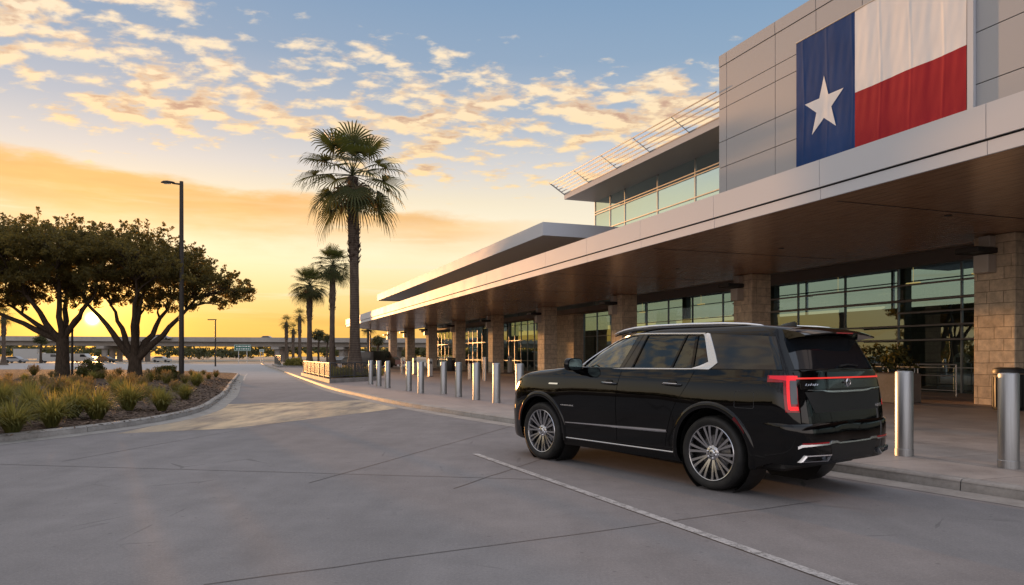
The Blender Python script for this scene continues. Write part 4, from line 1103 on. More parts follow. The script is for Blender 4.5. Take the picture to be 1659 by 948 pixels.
# bumper
mb = MB(); bz = [.40,.43,.47,.52,.58,.64,.70,.76,.80,.825,.835]; bo = [.005,.02,.032,.038,.040,.040,.041,.042,.038,.028,.004]
A = [th_x(-.50)] + list(np.linspace(th_x(-.6),0,4)) + list(np.linspace(.05,math.pi/2,26)); vs = []
def bpt(a, z, o):
    p = wrap(a, z); t = wrap(a+.01,z)-wrap(a-.01,z); n = Vector((-t.y,t.x,0)).normalized()
    if n.dot(Vector((-1 if a > .7 else 0, 1 if a <= 1.2 else 0,0))) < 0: n = -n
    k_ = min(1,max(0,(-.70-p.x)/.40)); return p+n*(o*k_*k_*(3-2*k_)+.0015)
ring = A + [-9]*0
full = [(a,1) for a in A]+[(a,-1) for a in A[::-1][1:]]
for a, s_ in full:
    for z, o in zip(bz, bo):
        p = bpt(a, z, o); vs.append((p.x, p.y*s_, z))
mz = len(bz); mb.add(vs,[(i*mz+k,(i+1)*mz+k,(i+1)*mz+k+1,i*mz+k+1) for i in range(len(full)-1) for k in range(mz-1)])
n0 = len(full); mb.f.append(tuple(i*mz for i in range(n0))[::-1]); mb.m.append(0)
bp = mb.build('rear_bumper', M_CAR, CAR, smooth=True, angle=50)
def bpatch(y0,y1,z0,z1,name,m,off,nu=12,nv=3,zf=None,yf=None,sk=.01):
    def f(u,v):
        y = y0+(y1-y0)*u if yf is None else yf(u,v); z = z0+(z1-z0)*v if zf is None else zf(u,v)
        return Vector((rxr(y,z)-float(np.interp(z,bz,bo)), y, z)), Vector((-1,0,0))
    return patch(f,nu,nv,name,m,bp,skirt=sk,off=off)
bpatch(.60,-.60,.43,.600,'lower_valance',M_BLKPL,.004,yf=lambda u,v:(.42+.05*v)-(.84+.1*v)*u)
for s_ in (1,-1):
    bpatch(s_*.86,s_*.50,.622,.636,'reflector',M_REDLENS,.006)
    pts = [(.90,.585,.020),(.865,.606,.020),(.72,.610,.013),(.50,.612,.013),(.46,.628,.020),(.36,.630,.020),(.31,.615,.012),(0,.612,.010)]
    mb = MB(); vs = []
    for y,z,h in pts:
        x = rxr(y,z)-float(np.interp(z,bz,bo)); vs += [(x+.01,y*s_,z+h),(x-.010,y*s_,z+h*.7),(x-.012,y*s_,z-h*.6),(x+.01,y*s_,z-h)]
    mb.add(vs,[(i*4+k,(i+1)*4+k,(i+1)*4+k+1,i*4+k+1) for i in range(len(pts)-1) for k in range(3)])
    mb.build('bumper_chrome', M_SATIN, bp, smooth=True, angle=30)
    # exhaust tip: trapezoid tube
    xo = -1.115-.085; Y_ = [.90,.50,.56,.93]; 
    out_ = [(.845,.508),(.48,.503),(.55,.436),(.885,.436)]
    mb = MB(); ce = (sum(p[0] for p in out_)/4, sum(p[1] for p in out_)/4)
    rings = [(0,1.0,-.03),(0,1.0,0),(0,.90,-.004),(0,.86,.10)]
    vs = []
    for _, k, dx_ in [(0,1.0,.06),(0,1.0,0),(0,.88,-.004),(0,.85,.05)]:
        for (y,z) in out_:
            yy = ce[0]+(y-ce[0])*(k if k==1 else k+.04); zz = ce[1]+(z-ce[1])*(k if k==1 else k-.16)
            vs.append((rxr(yy,zz)-.066+dx_, yy*s_, zz))
    mb.add(vs,[(i*4+k,i*4+(k+1)%4,(i+1)*4+(k+1)%4,(i+1)*4+k) for i in range(3) for k in range(4)])
    mb.build('exhaust_tip', M_SATIN, bp, smooth=True, angle=20)
    mb = MB(); mb.add([vs[12+k] for k in range(4)],[(0,1,2,3)]); mb.build('exhaust_pipe', M_GROOVE, bp)
# fin aerial
mb = MB(); P = []
for k in range(9):
    t = k/8; x = -.24-.24*t; h = .075*(t**.7)*(1 if t < .92 else .75); wd_ = .035*(1-abs(2*t-1)**2*.6); zb_ = 1.905-.02*t
    P += [(x,-wd_,zb_-.03),(x,-wd_*.3,zb_+h*.8),(x,0,zb_+h),(x,wd_*.3,zb_+h*.8),(x,wd_,zb_-.03)]
mb.add(P,[(i*5+k,(i+1)*5+k,(i+1)*5+k+1,i*5+k+1) for i in range(8) for k in range(4)]+[(0,1,2,3,4),(44,43,42,41,40)])
mb.build('fin_aerial', M_CAR, CAR, smooth=True, angle=50)
# front bumper lower lip and windscreen
mb = MB(); mb.prism([(3.72,-.80,.25),(3.98,-.62,.25),(4.05,0,.25),(3.98,.62,.25),(3.72,.80,.25)],(0,0,.08)); mb.build('front_lip', M_BLKPL, CAR)
mb = MB(); nv = 8; vs = []
for i in range(13):
    y = -.74+1.48*i/12
    for j in range(nv+1):
        z = 1.42+.40*j/nv; yy = y*(1-.14*j/nv); lo, hi = gxf(z)-.62, gxf(z)
        for _ in range(26):
            mid = (lo+hi)/2
            if gy(mid,z) > abs(yy): lo = mid
            else: hi = mid
        vs.append((lo-.015, yy, z))
mb.add(vs,[(i*9+j,(i+1)*9+j,(i+1)*9+j+1,i*9+j+1) for i in range(12) for j in range(nv)]); mb.build('windscreen', M_CGLASS, CAR, smooth=True)
# cabin furniture
mb = MB(); mb.bbox((2.2,0,1.33),(.7,1.5,.14),b=.05); mb.build('dashboard', M_LEATHER, CAR)
for y in (.42,-.42):
    mb = MB(); mb.bbox((1.22,y,1.36),(.20,.50,.30),b=.06); mb.bbox((1.16,y,1.60),(.10,.27,.17),b=.04); mb.tube([(1.17,y-.05,1.5),(1.17,y-.05,1.56)],.01,6); mb.tube([(1.17,y+.05,1.5),(1.17,y+.05,1.56)],.01,6)
    mb.build('seat', M_LEATHER, CAR, smooth=True)
mb = MB(); mb.bbox((.18,0,1.36),(.20,1.45,.28),b=.06); mb.build('rear_bench', M_LEATHER, CAR)
mb = MB(); cc = Vector((1.86,.42,1.40)); ax1 = Vector((.30,0,.95)).normalized(); ax2 = Vector((0,1,0))
mb.tube([cc+ax1*.175*math.cos(a)+ax2*.175*math.sin(a) for a in np.linspace(0,2*math.pi,29)], .017, 8, cap=False)
mb.tube([cc-ax2*.17,cc,cc+ax2*.17],.02,6); mb.build('steering_wheel', mat('wheel_leather',(.16,.15,.14),.5), CAR, smooth=True)

# ---- wheels
def make_wheel(wx, sg):
    W_ = empty('wheel', (wx, sg*.835, WC[0][1]-.002)); W_.parent = CAR
    if sg < 0: W_.rotation_euler = (0,0,math.pi)
    hw = .145; prof = [(.318,.10),(.322,.124),(.335,.132),(.36,.142),(.385,.145),(.405,.138),(.418,.120),(.426,.100)]
    tr = []
    gro = [.098,.062,.056,.030,.024,-.004,-.010,-.034,-.040,-.066,-.072,-.1]
    full_ = prof[:]
    for i, yv in enumerate(gro[1:-1]):
        full_.append((.4285 if i%2 == 0 else .421, yv));
        full_.append((.421 if i%2 == 0 else .4285, yv-.0008))
    full_ += [(r,-y) for r,y in prof[::-1]]
    mb = MB(); mb.lathe(full_, 72, (0,0,0), 'y', close=False); mb.build('tyre', M_TYRE, W_, smooth=True, angle=40)
    mb = MB(); mb.lathe([(.318,.118),(.3225,.128),(.317,.134),(.309,.131),(.302,.112),(.295,.06),(.285,-.06),(.31,-.11)], 64, (0,0,0), 'y', close=False)
    # paired spokes
    NS = 10
    for k in range(NS):
        a0 = 2*math.pi*k/NS+.12
        for s2 in (-1,1):
            Q = []; Rr = [.062,.10,.16,.22,.27,.308]
            for r_ in Rr:
                t = (r_-.062)/.246; an = a0+s2*(.26-.16*t**.6+.06*max(0,t-.7)) if False else a0+s2*(.075+.055*t)
                yv = .112+.018*math.sin(t*math.pi*.5)-.012*(1-t)+(.0)
                hw_ = (.0105+.0095*t)
                er = Vector((math.cos(an),0,math.sin(an))); et = Vector((-math.sin(an),0,math.cos(an)))
                c_ = er*r_; Q += [c_-et*hw_+Vector((0,yv-.03,0)), c_-et*hw_*.8+Vector((0,yv,0)), c_+et*hw_*.8+Vector((0,yv,0)), c_+et*hw_+Vector((0,yv-.03,0))]
            mb.add(Q,[(i*4+j,(i+1)*4+j,(i+1)*4+j+1,i*4+j+1) for i in range(5) for j in range(3)])
        # web joining the pair near the rim
    mb.lathe([(.085,.085),(.088,.100),(.074,.108),(.05,.112)], 32, (0,0,0), 'y', close=False)
    rim = mb.build('rim', M_RIM, W_, smooth=True, angle=35)
    mb = MB(); mb.lathe([(.0,.124),(.020,.124),(.034,.121),(.042,.112),(.043,.09)], 28, (0,0,0), 'y', close=False); mb.build('hub_cap', M_SATIN, W_, smooth=True)
    mb = MB(); mb.bbox((.004,.1255,0),(.022,.004,.030),b=.001); mb.build('cap_mark', M_GROOVE, W_)
    mb = MB()
    for k in range(6):
        a = 2*math.pi*k/6+.3; mb.lathe([(.012,.09),(.012,.120),(.007,.124)], 10, (.062*math.cos(a),0,.062*math.sin(a)), 'y')
    mb.build('wheel_nuts', M_CHROME, W_, smooth=True)
    mb = MB(); mb.lathe([(.09,.035),(.205,.035),(.205,.01),(.09,.01)], 40, (0,0,0), 'y'); mb.build('brake_disc', M_DISC, W_, smooth=True)
    mb = MB(); mb.bbox((-.17 if wx > 1 else .17,.02,.03),(.07,.09,.17),b=.02); mb.build('brake_caliper', M_RIMD, W_)
    mb = MB(); mb.lathe([(.0,-.02),(.30,-.02)], 40, (0,0,0), 'y', close=False); mb.build('backing_plate', M_GROOVE, W_)
for wx in (0.0, 3.14):
    for sg in (1,-1): make_wheel(wx, sg)
mb = MB(); mb.bbox((1.5,0,.36),(4.6,1.5,.14),b=.05); mb.bbox((-.7,0,.49),(.6,1.2,.12),b=.04); mb.build('underbody', M_BLKPL, CAR)
# ------------------------------------------------------------------ plants
def leaf_mat(name, c1, c2, tr=.35, scale=1.2, sp=.25, tcol=None):
    m = bpy.data.materials.new(name); m.use_nodes = True; nt = m.node_tree; g = G(nt)
    b = nt.nodes['Principled BSDF']; b.inputs['Roughness'].default_value = .6; b.inputs['Specular IOR Level'].default_value = sp
    n = g.noise(g.coord(), scale, 4, .6); c = g.ramp(n, [(.3,c1),(.7,c2)]); g.put(b.inputs['Base Color'], c)
    t = g.node('ShaderNodeBsdfTranslucent'); g.put(t.inputs[0], g.mix(1.0, c, (1.9,1.7,.8), 'MULTIPLY') if tcol is None else tcol)
    mx = g.node('ShaderNodeMixShader'); mx.inputs[0].default_value = tr
    o = nt.nodes['Material Output']; g.l.new(b.outputs[0], mx.inputs[1]); g.l.new(t.outputs[0], mx.inputs[2]); g.l.new(mx.outputs[0], o.inputs[0])
    return m
M_OAK = leaf_mat('oak_leaf', (.040,.042,.014), (.115,.100,.032), .50, .9, tcol=(.30,.21,.05,1))
M_PALM = leaf_mat('palm_leaf', (.040,.050,.018), (.085,.092,.034), .35, .8)
M_PALMDRY = leaf_mat('dry_palm_leaf', (.10,.07,.035), (.17,.12,.06), .2, 2)
M_GRASS = leaf_mat('grass_blade', (.080,.095,.024), (.185,.175,.055), .45, 3, tcol=(.42,.34,.08,1))
M_GRASSTAN = leaf_mat('grass_plume', (.15,.115,.060), (.25,.185,.10), .40, 3)
M_HEDGE = leaf_mat('hedge_leaf', (.035,.042,.012), (.09,.085,.025), .35, 3)
M_FAR = leaf_mat('far_leaf', (.045,.050,.022), (.10,.098,.045), .25, .25)
def bark_fn(g, b):
    n = g.noise(g.mapv(g.coord(), scale=(6,6,1.6)), 2.2, 6, .65)
    g.put(b.inputs['Base Color'], g.ramp(n, [(.3,(.030,.021,.014)),(.7,(.085,.060,.042))])); b.inputs['Roughness'].default_value = .9
    g.put(b.inputs['Normal'], g.bump(n, .9, .05))
M_BARK = mat('oak_bark', fn=bark_fn, spec=.15)
def pbark_fn(g, b):
    Z_ = g.xyz(g.coord())[2]; n = g.noise(g.mapv(g.coord(), scale=(1,1,.4)), 5, 5, .6)
    r_ = g.m('FRACT', g.m('ADD', g.m('MULTIPLY', Z_, 7.0), g.m('MULTIPLY', n, .8)))
    c = g.ramp(g.m('ADD', g.m('MULTIPLY', n, .7), g.m('MULTIPLY', r_, .3)), [(.3,(.060,.044,.034)),(.75,(.155,.118,.092))])
    g.put(b.inputs['Base Color'], c); b.inputs['Roughness'].default_value = .9
    g.put(b.inputs['Normal'], g.bump(g.m('ADD', n, g.m('MULTIPLY', r_, .5)), .6, .03))
M_PBARK = mat('palm_bark', fn=pbark_fn, spec=.15)

def leaves_at(centres, radii, n_each, size, rg, flat=.8, aspect=1.9):
    """leaf-sized quads scattered in soft clumps"""
    C = np.repeat(np.asarray(centres), n_each, axis=0); Rr = np.repeat(np.asarray(radii), n_each)
    n = len(C); dv = rg.normal(size=(n,3)); dv /= np.linalg.norm(dv,axis=1)[:,None]
    p = C + dv*(Rr*rg.uniform(.05,1,n)**.55)[:,None]*np.array([1,1,flat])
    u = rg.normal(size=(n,3)); u /= np.linalg.norm(u,axis=1)[:,None]
    w_ = rg.normal(size=(n,3)); v = np.cross(u, w_); v /= np.linalg.norm(v,axis=1)[:,None]
    s = size*rg.uniform(.6,1.3,n)[:,None]; u = u*s*.5*aspect**.5; v = v*s*.5/aspect**.5
    return np.stack([p-u, p-v*.9, p+u, p+v*.9], axis=1)

def oak(name_root, loc, lobes, trunk, label, seed, group, n_mult=1.0, leaf=.15):
    """lobes: (x,y,z,r) relative to loc; trunk: dict(base r, fork z, stems)"""
    rg = np.random.RandomState(seed); rnd = random.Random(seed)
    t = empty(name_root, loc, 0, label, 'tree', group)
    cs, rs = [], []
    for (x,y,z,r) in lobes:
        k = int(8.8*r*r*n_mult)
        for _ in range(k):
            d_ = rg.normal(size=3); d_ /= np.linalg.norm(d_)
            if d_[2] < -.55: d_[2] *= -.5
            rad = r*rg.uniform(.45,1.04)
            cs.append([x+d_[0]*rad, y+d_[1]*rad, z+d_[2]*rad*.72]); rs.append(rg.uniform(.30,.62))
    cs = np.array(cs); rs = np.array(rs)
    # sprays poking out of the outline
    ex, er = [], []
    for (x,y,z,r) in lobes:
        for _ in range(int(15*r)):
            a = rg.uniform(0,6.283); e = rg.uniform(-.35,1.2); o = np.array([math.cos(a)*math.cos(e), math.sin(a)*math.cos(e), math.sin(e)*.78])
            for q_ in range(5):
                ex.append(np.array([x,y,z])+o*(r*(.96+.08*q_))+rg.normal(size=3)*.05); er.append(.23-.035*q_)
    L = np.concatenate([leaves_at(cs, rs, 80, leaf*.88, rg), leaves_at(ex, er, 9, leaf*.85, rg)])
    crown = quads_obj('crown', L, M_OAK, t)
    # trunk, limbs and branches
    mb = MB(); br, fz, stems = trunk['r'], trunk['fork'], trunk['stems']
    ends = []
    mb.tube([(0,0,-.3),(0,0,.05),(.02,0,fz*.5),(.0,.02,fz)], [br*1.6,br*1.12,br*.92,br*.88], 12)
    tops = []
    for (sx,sy,sz) in stems:
        P = [Vector((sx*.04,sy*.04,fz-.35))]; tgt = Vector((sx,sy,sz)); n = 7
        for k in range(1,n+1):
            u = k/n; p = P[0].lerp(tgt,u); bow = math.sin(u*math.pi)*.035*tgt.length
            p += Vector((sx,sy,0)).normalized()*(-bow*.25) + Vector((rnd.uniform(-.09,.09),rnd.uniform(-.09,.09),rnd.uniform(-.05,.05))) + Vector((0,0,-bow*.18))
            P.append(p)
        r0 = br*trunk.get('k',.5); mb.tube(P, [r0*(1-.72*k/n) for k in range(n+1)], 9)
        tops += [(P[k], r0*(1-.72*k/n)) for k in range(2, n+1)]
    for (x,y,z,r) in lobes:
        for _ in range(max(4,int(r*5))):
            a = rnd.uniform(0,6.283); e = rnd.uniform(-.4,1.2)
            tg_ = Vector((x,y,z))+Vector((math.cos(a)*math.cos(e),math.sin(a)*math.cos(e),math.sin(e)*.7))*r*rnd.uniform(.5,.95)
            st, r0 = min(tops, key=lambda q_: (q_[0]-tg_).length + (0 if q_[0].z < tg_.z else 1.5))
            P = [st.lerp(tg_, u)+Vector((rnd.uniform(-.08,.08),rnd.uniform(-.08,.08),math.sin(u*3.14)*.25*(1 if u<1 else 0))) for u in (0,.25,.5,.75,1)]
            P[0] = st; rr = min(r0*.75,.075); mb.tube(P, [rr,rr*.75,rr*.5,rr*.32,.012], 6)
            for q_ in range(2):
                s2 = P[2+q_]; e2 = s2+Vector((rnd.uniform(-.8,.8),rnd.uniform(-.8,.8),rnd.uniform(.0,.7))); mb.tube([s2,(s2+e2)/2+Vector((0,0,.08)),e2],[rr*.4,rr*.25,.008],5)
    mb.build('trunk', M_BARK, t, smooth=True, angle=80)
    return t
OY = 42.0; K = OY/F_PX
def olobes(lst, tx, tz, seed, sq=1.0):
    rnd = random.Random(seed); out_ = []
    for px, py, rp in lst:
        r = rp*K; x = (px-CXP)*K; z = CAM_H+(HOR-py)*K
        for s in ((-1,.8),(0,1.0),(1,.8)) if rp > 40 else ((rnd.uniform(-.5,.5),1.0),):
            out_.append((x-tx+rnd.uniform(-.3,.3), s[0]*r*1.15+rnd.uniform(-.4,.4), z-tz-abs(s[0])*.25*r, r*s[1]))
    return out_
z1 = bed_z(-25.8,42); z2 = bed_z(-21.9,42.5)
T1 = (101-CXP)*K; T2 = (211-CXP)*K
oak('live_oak', (T1,OY,z1), olobes([(-45,425,66),(12,398,58),(70,398,62),(120,402,52),(30,446,46),(92,448,44),(-10,462,34),(140,452,36),(60,480,20),(20,478,24),(110,476,22),(10,492,18),(40,486,18),(122,490,18),(-25,490,22)],T1,z1,1),
    dict(r=.36,fork=2.4,k=.55,stems=[(-3.6,.6,4.2),(-1.9,-1.6,5.6),(1.3,1.2,5.2),(.6,-1.4,6.6),(2.0,-.3,4.6),(-.8,2.0,6.2),(-5.2,.2,4.3)]),
    'dark spreading live oak with a single stout trunk at the left edge', 11, 'live oaks on the planting bed')
oak('live_oak', (T2,OY+.5,z2), olobes([(172,402,52),(222,408,56),(264,428,50),(190,448,42),(236,456,40),(300,440,46),(335,458,36),(365,470,28),(378,474,12),(350,484,18),(296,480,22),(255,484,20),(215,478,22),(160,470,24),(150,488,16),(245,496,14),(290,494,18),(190,484,20),(338,492,13)],T2,z2,2),
    dict(r=.38,fork=1.35,k=.6,stems=[(-1.5,.3,4.2),(.55,-.3,4.6),(1.9,.6,4.4),(-.5,1.4,5.2),(.9,-1.6,5.4),(3.4,.2,4.4),(-2.6,-.7,4.5)]),
    'dark live oak with several stems just left of the street lamp', 12, 'live oaks on the planting bed')
# the row goes on out of the frame: seen as reflections in the glass front and in the car
for i, (x, y, s, lb) in enumerate([]):
    zz = .55
    oak('live_oak', (x,y,zz), [(-2.2,0,5.2,2.4),(0,1.8,5.6,2.5),(.4,-1.8,5.4,2.4),(2.4,.4,5.0,2.2),(0,0,7.0,2.5),(-1.2,-2.8,4.8,1.7),(3.4,-1.4,4.4,1.5)],
        dict(r=.34,fork=1.7,k=.55,stems=[(-2.2,.3,4.2),(.9,-1.5,5.0),(2.0,.6,4.6),(-.4,1.8,5.4)]), lb, 20+i, 'live oaks on the planting bed', .55, .2)

# ---- fan palms
def fan(rg, base, dirv, size, nseg, droop, fold=.35, leaf_w=.05):
    """one palm fan: blades radiating from the end of the petiole"""
    d = dirv/np.linalg.norm(dirv); up = np.array([0,0,1.0]); s_ = np.cross(d, up)
    if np.linalg.norm(s_) < .1: s_ = np.array([1.0,0,0])
    s_ /= np.linalg.norm(s_); nn = np.cross(s_, d)
    out_ = []; spread = R(128)
    for k in range(nseg):
        a = -spread+2*spread*k/(nseg-1); L = size*(1-.28*(abs(a)/spread)**2)*rg.uniform(.9,1.06)
        dr = d*math.cos(a)+s_*math.sin(a)+nn*fold*abs(math.sin(a))*.6
        dr /= np.linalg.norm(dr); wv = np.cross(dr, nn); wv /= max(1e-6,np.linalg.norm(wv)); wv *= leaf_w*size
        p0 = base; g1 = np.array([0,0,-1.0])*droop*L
        p1 = base+dr*L*.5+g1*.12; p2 = base+dr*L*.80+g1*.45; p3 = base+dr*L*.97+g1*(1.0+rg.uniform(0,.5))
        out_ += [[p0-wv*.25,p0+wv*.25,p1+wv,p1-wv],[p1-wv,p1+wv,p2+wv*.62,p2-wv*.62],[p2-wv*.62,p2+wv*.62,p3+wv*.12,p3-wv*.12]]
        # split tip thread
        q3 = p2+dr*L*.13+s_*rg.uniform(-.06,.06)*L+g1*.5
        out_.append([p2-wv*.3,p2+wv*.3,q3+wv*.05,q3-wv*.05])
    return out_
def palm(loc, h, crown_r, r0, label, seed, nf=42, nseg=26, lean_=(0,0), skirt=True, group='fan palms along the terminal road'):
    rg = np.random.RandomState(seed); t = empty('fan_palm', loc, 0, label, 'palm tree', group)
    mb = MB(); n = 40; P = []; rad = []
    hh = h-crown_r*.42
    for k in range(n+1):
        u = k/n; P.append((lean_[0]*u*u, lean_[1]*u*u, hh*u))
        rr = r0*(1.25*math.exp(-u*16)+.86-.16*u)
        if u > .58: rr *= 1.0+.30*min(1,(u-.58)/.1)
        rad.append(rr*rg.uniform(.97,1.03))
    mb.tube(P, rad, 18)
    tr = mb.build('trunk', M_PBARK, t, smooth=True, angle=70)
    # old leaf bases on the upper trunk
    B = []
    for k in range(int(150*min(1,nf/30))):
        u = rg.uniform(.56,.97); a = rg.uniform(0,6.283); z = hh*u; c = np.array([lean_[0]*u*u, lean_[1]*u*u, z]); ra = r0*.92
        o = np.array([math.cos(a),math.sin(a),0]); s_ = np.array([-math.sin(a),math.cos(a),0]); l = rg.uniform(.22,.42)*min(1,r0/.3)
        p0 = c+o*ra*.8; p1 = c+o*(ra+.09)+np.array([0,0,l*.6]); p2 = c+o*(ra+.16*rg.uniform(.5,1.3))+np.array([0,0,l])
        wv = s_*.07
        B += [[p0-wv,p0+wv,p1+wv*.8,p1-wv*.8],[p1-wv*.8,p1+wv*.8,p2+wv*.3,p2-wv*.3]]
    quads_obj('leaf_bases', B, M_PBARK, t)
    F_, Dr, Pt = [], [], MB(); top = np.array([lean_[0],lean_[1],hh])
    ga = 2.39996
    for k in range(nf):
        u = k/(nf-1); el = R(80-132*u**.80+rg.uniform(-7,7)); a = k*ga+rg.uniform(-.2,.2)
        dv = np.array([math.cos(a)*math.cos(el), math.sin(a)*math.cos(el), math.sin(el)])
        pl = crown_r*(.57+.07*rg.uniform(-1,1))*(1.0 if u > .15 else .85)
        b0 = top+np.array([0,0,.30*(1-u)])
        mid = b0+dv*pl*.55+np.array([0,0,-.02*pl]); tip = b0+dv*pl+np.array([0,0,-.10*pl*math.cos(el)])
        Pt.tube([tuple(b0),tuple(mid),tuple(tip)], [.035,.024,.014], 5)
        d2 = dv+np.array([0,0,-.32*max(0,math.cos(el))]) ; 
        F_ += fan(rg, tip, d2, crown_r*.52*rg.uniform(.86,1.08)*(1-.18*u), nseg, .16+.24*u, leaf_w=.033)
    if skirt:
        for k in range(int(nf*.22)):
            a = rg.uniform(0,6.283); dv = np.array([math.cos(a)*.55, math.sin(a)*.55, -1.0]); b0 = top+np.array([math.cos(a)*r0*.7,math.sin(a)*r0*.7,-rg.uniform(0,.5)])
            Dr += fan(rg, b0+dv*.35*crown_r*.5, dv, crown_r*.36, max(8,nseg//2), .2, leaf_w=.05)
    quads_obj('fronds', F_, M_PALM, t); Pt.build('petioles', M_PALM, t)
    if skirt: quads_obj('dead_fronds', Dr, M_PALMDRY, t)
    return t
PY = 45.0
palm(((575-CXP)/F_PX*PY, PY, .34), 13.75, 3.7, .36, 'tall fan palm nearest the terminal, in the railed planter', 31, 32, 27, (-.15,0))
palm(((538-CXP)/F_PX*86, 86, .15), 13.1, 2.75, .37, 'middle-sized fan palm just left of the tallest palm', 32, 42, 24, (.1,0))
palm(((501.5-CXP)/F_PX*93, 93, .15), 11.4, 2.85, .38, 'shorter fan palm with round crown, third from the terminal', 33, 44, 24)
palm(((464-CXP)/F_PX*175, 175, .1), 10.3, 2.2, .42, 'small distant fan palm, left one of the far group beyond the road', 34, 30, 12)
palm(((475-CXP)/F_PX*195, 195, .1), 9.4, 2.2, .42, 'small distant fan palm half hidden in the middle of the far group', 35, 26, 12)
palm(((485.5-CXP)/F_PX*172, 172, .1), 11.7, 2.3, .45, 'taller distant fan palm at the right of the far group', 36, 30, 12)
palm(((6-CXP)/F_PX*118, 118, .1), 8.6, 1.9, .34, 'small fan palm far off at the left edge', 37, 28, 14)
palm(((597-CXP)/F_PX*150, 150, .1), 8.3, 2.3, .30, 'thin small palm seen under the canopy end', 38, 24, 12)

# ---- grass tufts on the bed (every tuft its own object)
def tuft(seed, h, n, plume, spread=.55):
    rg = np.random.RandomState(seed); V, W_ = [], []
    for k in range(n):
        a = rg.uniform(0,6.283); tl = rg.beta(1.7,1.7)*1.25; L = h*rg.uniform(.6,1.1); r_ = rg.uniform(0,.09)
        o = np.array([math.cos(a),math.sin(a),0]); p0 = o*r_; s_ = np.array([-math.sin(a),math.cos(a),0])
        wv = s_*rg.uniform(.004,.008)*1.5
        p1 = p0+o*math.sin(tl*.6)*L*.5+np.array([0,0,math.cos(tl*.6)*L*.5]); p2 = p1+o*math.sin(tl*1.25)*L*.36+np.array([0,0,math.cos(tl*1.25)*L*.36]); p3 = p2+o*math.sin(min(2.3,tl*2.0))*L*.24+np.array([0,0,math.cos(min(2.3,tl*2.0))*L*.24])
        V += [[p0-wv,p0+wv,p1+wv,p1-wv],[p1-wv,p1+wv,p2+wv*.7,p2-wv*.7],[p2-wv*.7,p2+wv*.7,p3+wv*.1,p3-wv*.1]]
        if rg.uniform() < plume:
            d_ = (p3-p2); d_ /= np.linalg.norm(d_); L2_ = h*rg.uniform(.25,.5); tip = p2+np.array([0,0,L2_])+o*L2_*.35
            for q_ in range(5):
                f = q_/5; c = p2+(tip-p2)*(.35+.65*f); b_ = rg.normal(size=3)*.018; b_[2] = abs(b_[2])+.03
                W_.append([c-s_*.004, c+s_*.004, c+b_*1.6+s_*.012, c+b_*1.6-s_*.012])
            W_.append([p2-s_*.0025,p2+s_*.0025,tip+s_*.0015,tip-s_*.0015])
    return V, W_
def make_tuft(seed, h, n, plume):
    V, W_ = tuft(seed, h, n, plume); o = empty('grass_tuft'); b = quads_obj('blades', V, M_GRASS, o); 
    if W_: quads_obj('plumes', W_, M_GRASSTAN, o)
    return o
gproto = [make_tuft(1,.56,420,.0), make_tuft(2,.60,440,.0), make_tuft(3,.48,400,.20), make_tuft(4,.54,420,.30)]
used_p = set()
def put_tuft(k, x, y, s, lb, grp):
    if k in used_p: o = copy_tree(gproto[k])
    else: o = gproto[k]; used_p.add(k)
    o.location = (x, y, bed_z(x,y)-.02); o.rotation_euler = (0,0,random.uniform(0,6.28)); sc_ = s*random.uniform(.92,1.08); o.scale = (sc_,sc_,sc_*random.uniform(.92,1.08))
    tag(o, lb, 'grass', grp)
LG = 'rounded green grass tuft in the front row behind the kerb'
for px, py, s in [(20,686,1.05),(52,672,.9),(84,678,1.0),(118,668,.95),(157,668,1.1),(128,652,.9),(208,657,1.0),(262,655,1.12),(236,640,.9),(300,640,.95),(318,622,.9),(190,640,.9),(46,655,.85),(8,660,.9),(-30,690,1.0)]:
    Y = F_PX*(CAM_H-.30)/(py-HOR); put_tuft(random.choice([0,0,1]), (px-CXP)/F_PX*Y, Y, s*random.uniform(.85,1.3), LG, 'green grass tufts')
LT = 'feathery tan and green grass tuft among the trees of the bed'
rr = random.Random(5)
for px, py, s in [(60,642,1),(92,636,1.1),(30,630,1),(5,640,1),(140,630,1),(168,636,1),(200,628,1),(228,622,1),(255,632,1.05),(284,622,1),(182,618,1),(120,618,1),(70,620,1),(40,616,1),(14,614,1),(215,612,1),(243,612,1),(270,614,1),(300,612,1),(322,612,.9),(338,606,.9),(350,603,.8),(165,610,1),(192,606,1),(310,603,.9),(330,598,.8),(105,628,1.1),(150,612,1),(85,610,1),(55,606,1),(134,640,.9),(226,634,1),(12,626,1.0),(48,632,1.0)]:
    Y = F_PX*(CAM_H-.50)/(py-HOR); Y = min(Y, 52); put_tuft(rr.choice([2,2,3,3,1]), (px-CXP)/F_PX*Y, Y, s*.80*rr.uniform(.75,1.2), LT, 'tan grass tufts')
# ---- clipped shrubs
def shrub(loc, r, h, label, m=M_HEDGE, cat='shrub', name='round_shrub', n=26, leaf=.08, seed=1):
    rg = np.random.RandomState(seed); t = empty(name, loc, 0, label, cat); cs = []
    for _ in range(n*3):
        d_ = rg.normal(size=3); d_ /= np.linalg.norm(d_); d_[2] = abs(d_[2]); q_ = rg.uniform(.55,1)
        cs.append([d_[0]*r*q_, d_[1]*r*q_, d_[2]*h*q_*.95+.05])
    quads_obj('foliage', leaves_at(cs, [r*.30]*len(cs), 60, leaf, rg), m, t)
    mb = MB()
    for k in range(5): a = k*1.257; mb.tube([(0,0,-.1),(math.cos(a)*r*.3,math.sin(a)*r*.3,h*.4),(math.cos(a)*r*.6,math.sin(a)*r*.6,h*.75)],[.03,.02,.008],5)
    mb.build('stems', M_BARK, t); return t
def at(px, py, Y): return ((px-CXP)/F_PX*Y, Y)
x,y = at(147,600,38); shrub((x,y,bed_z(x,y)), .66, .95, 'rounded shrub glowing in the low sun between the two oak trunks', seed=1)
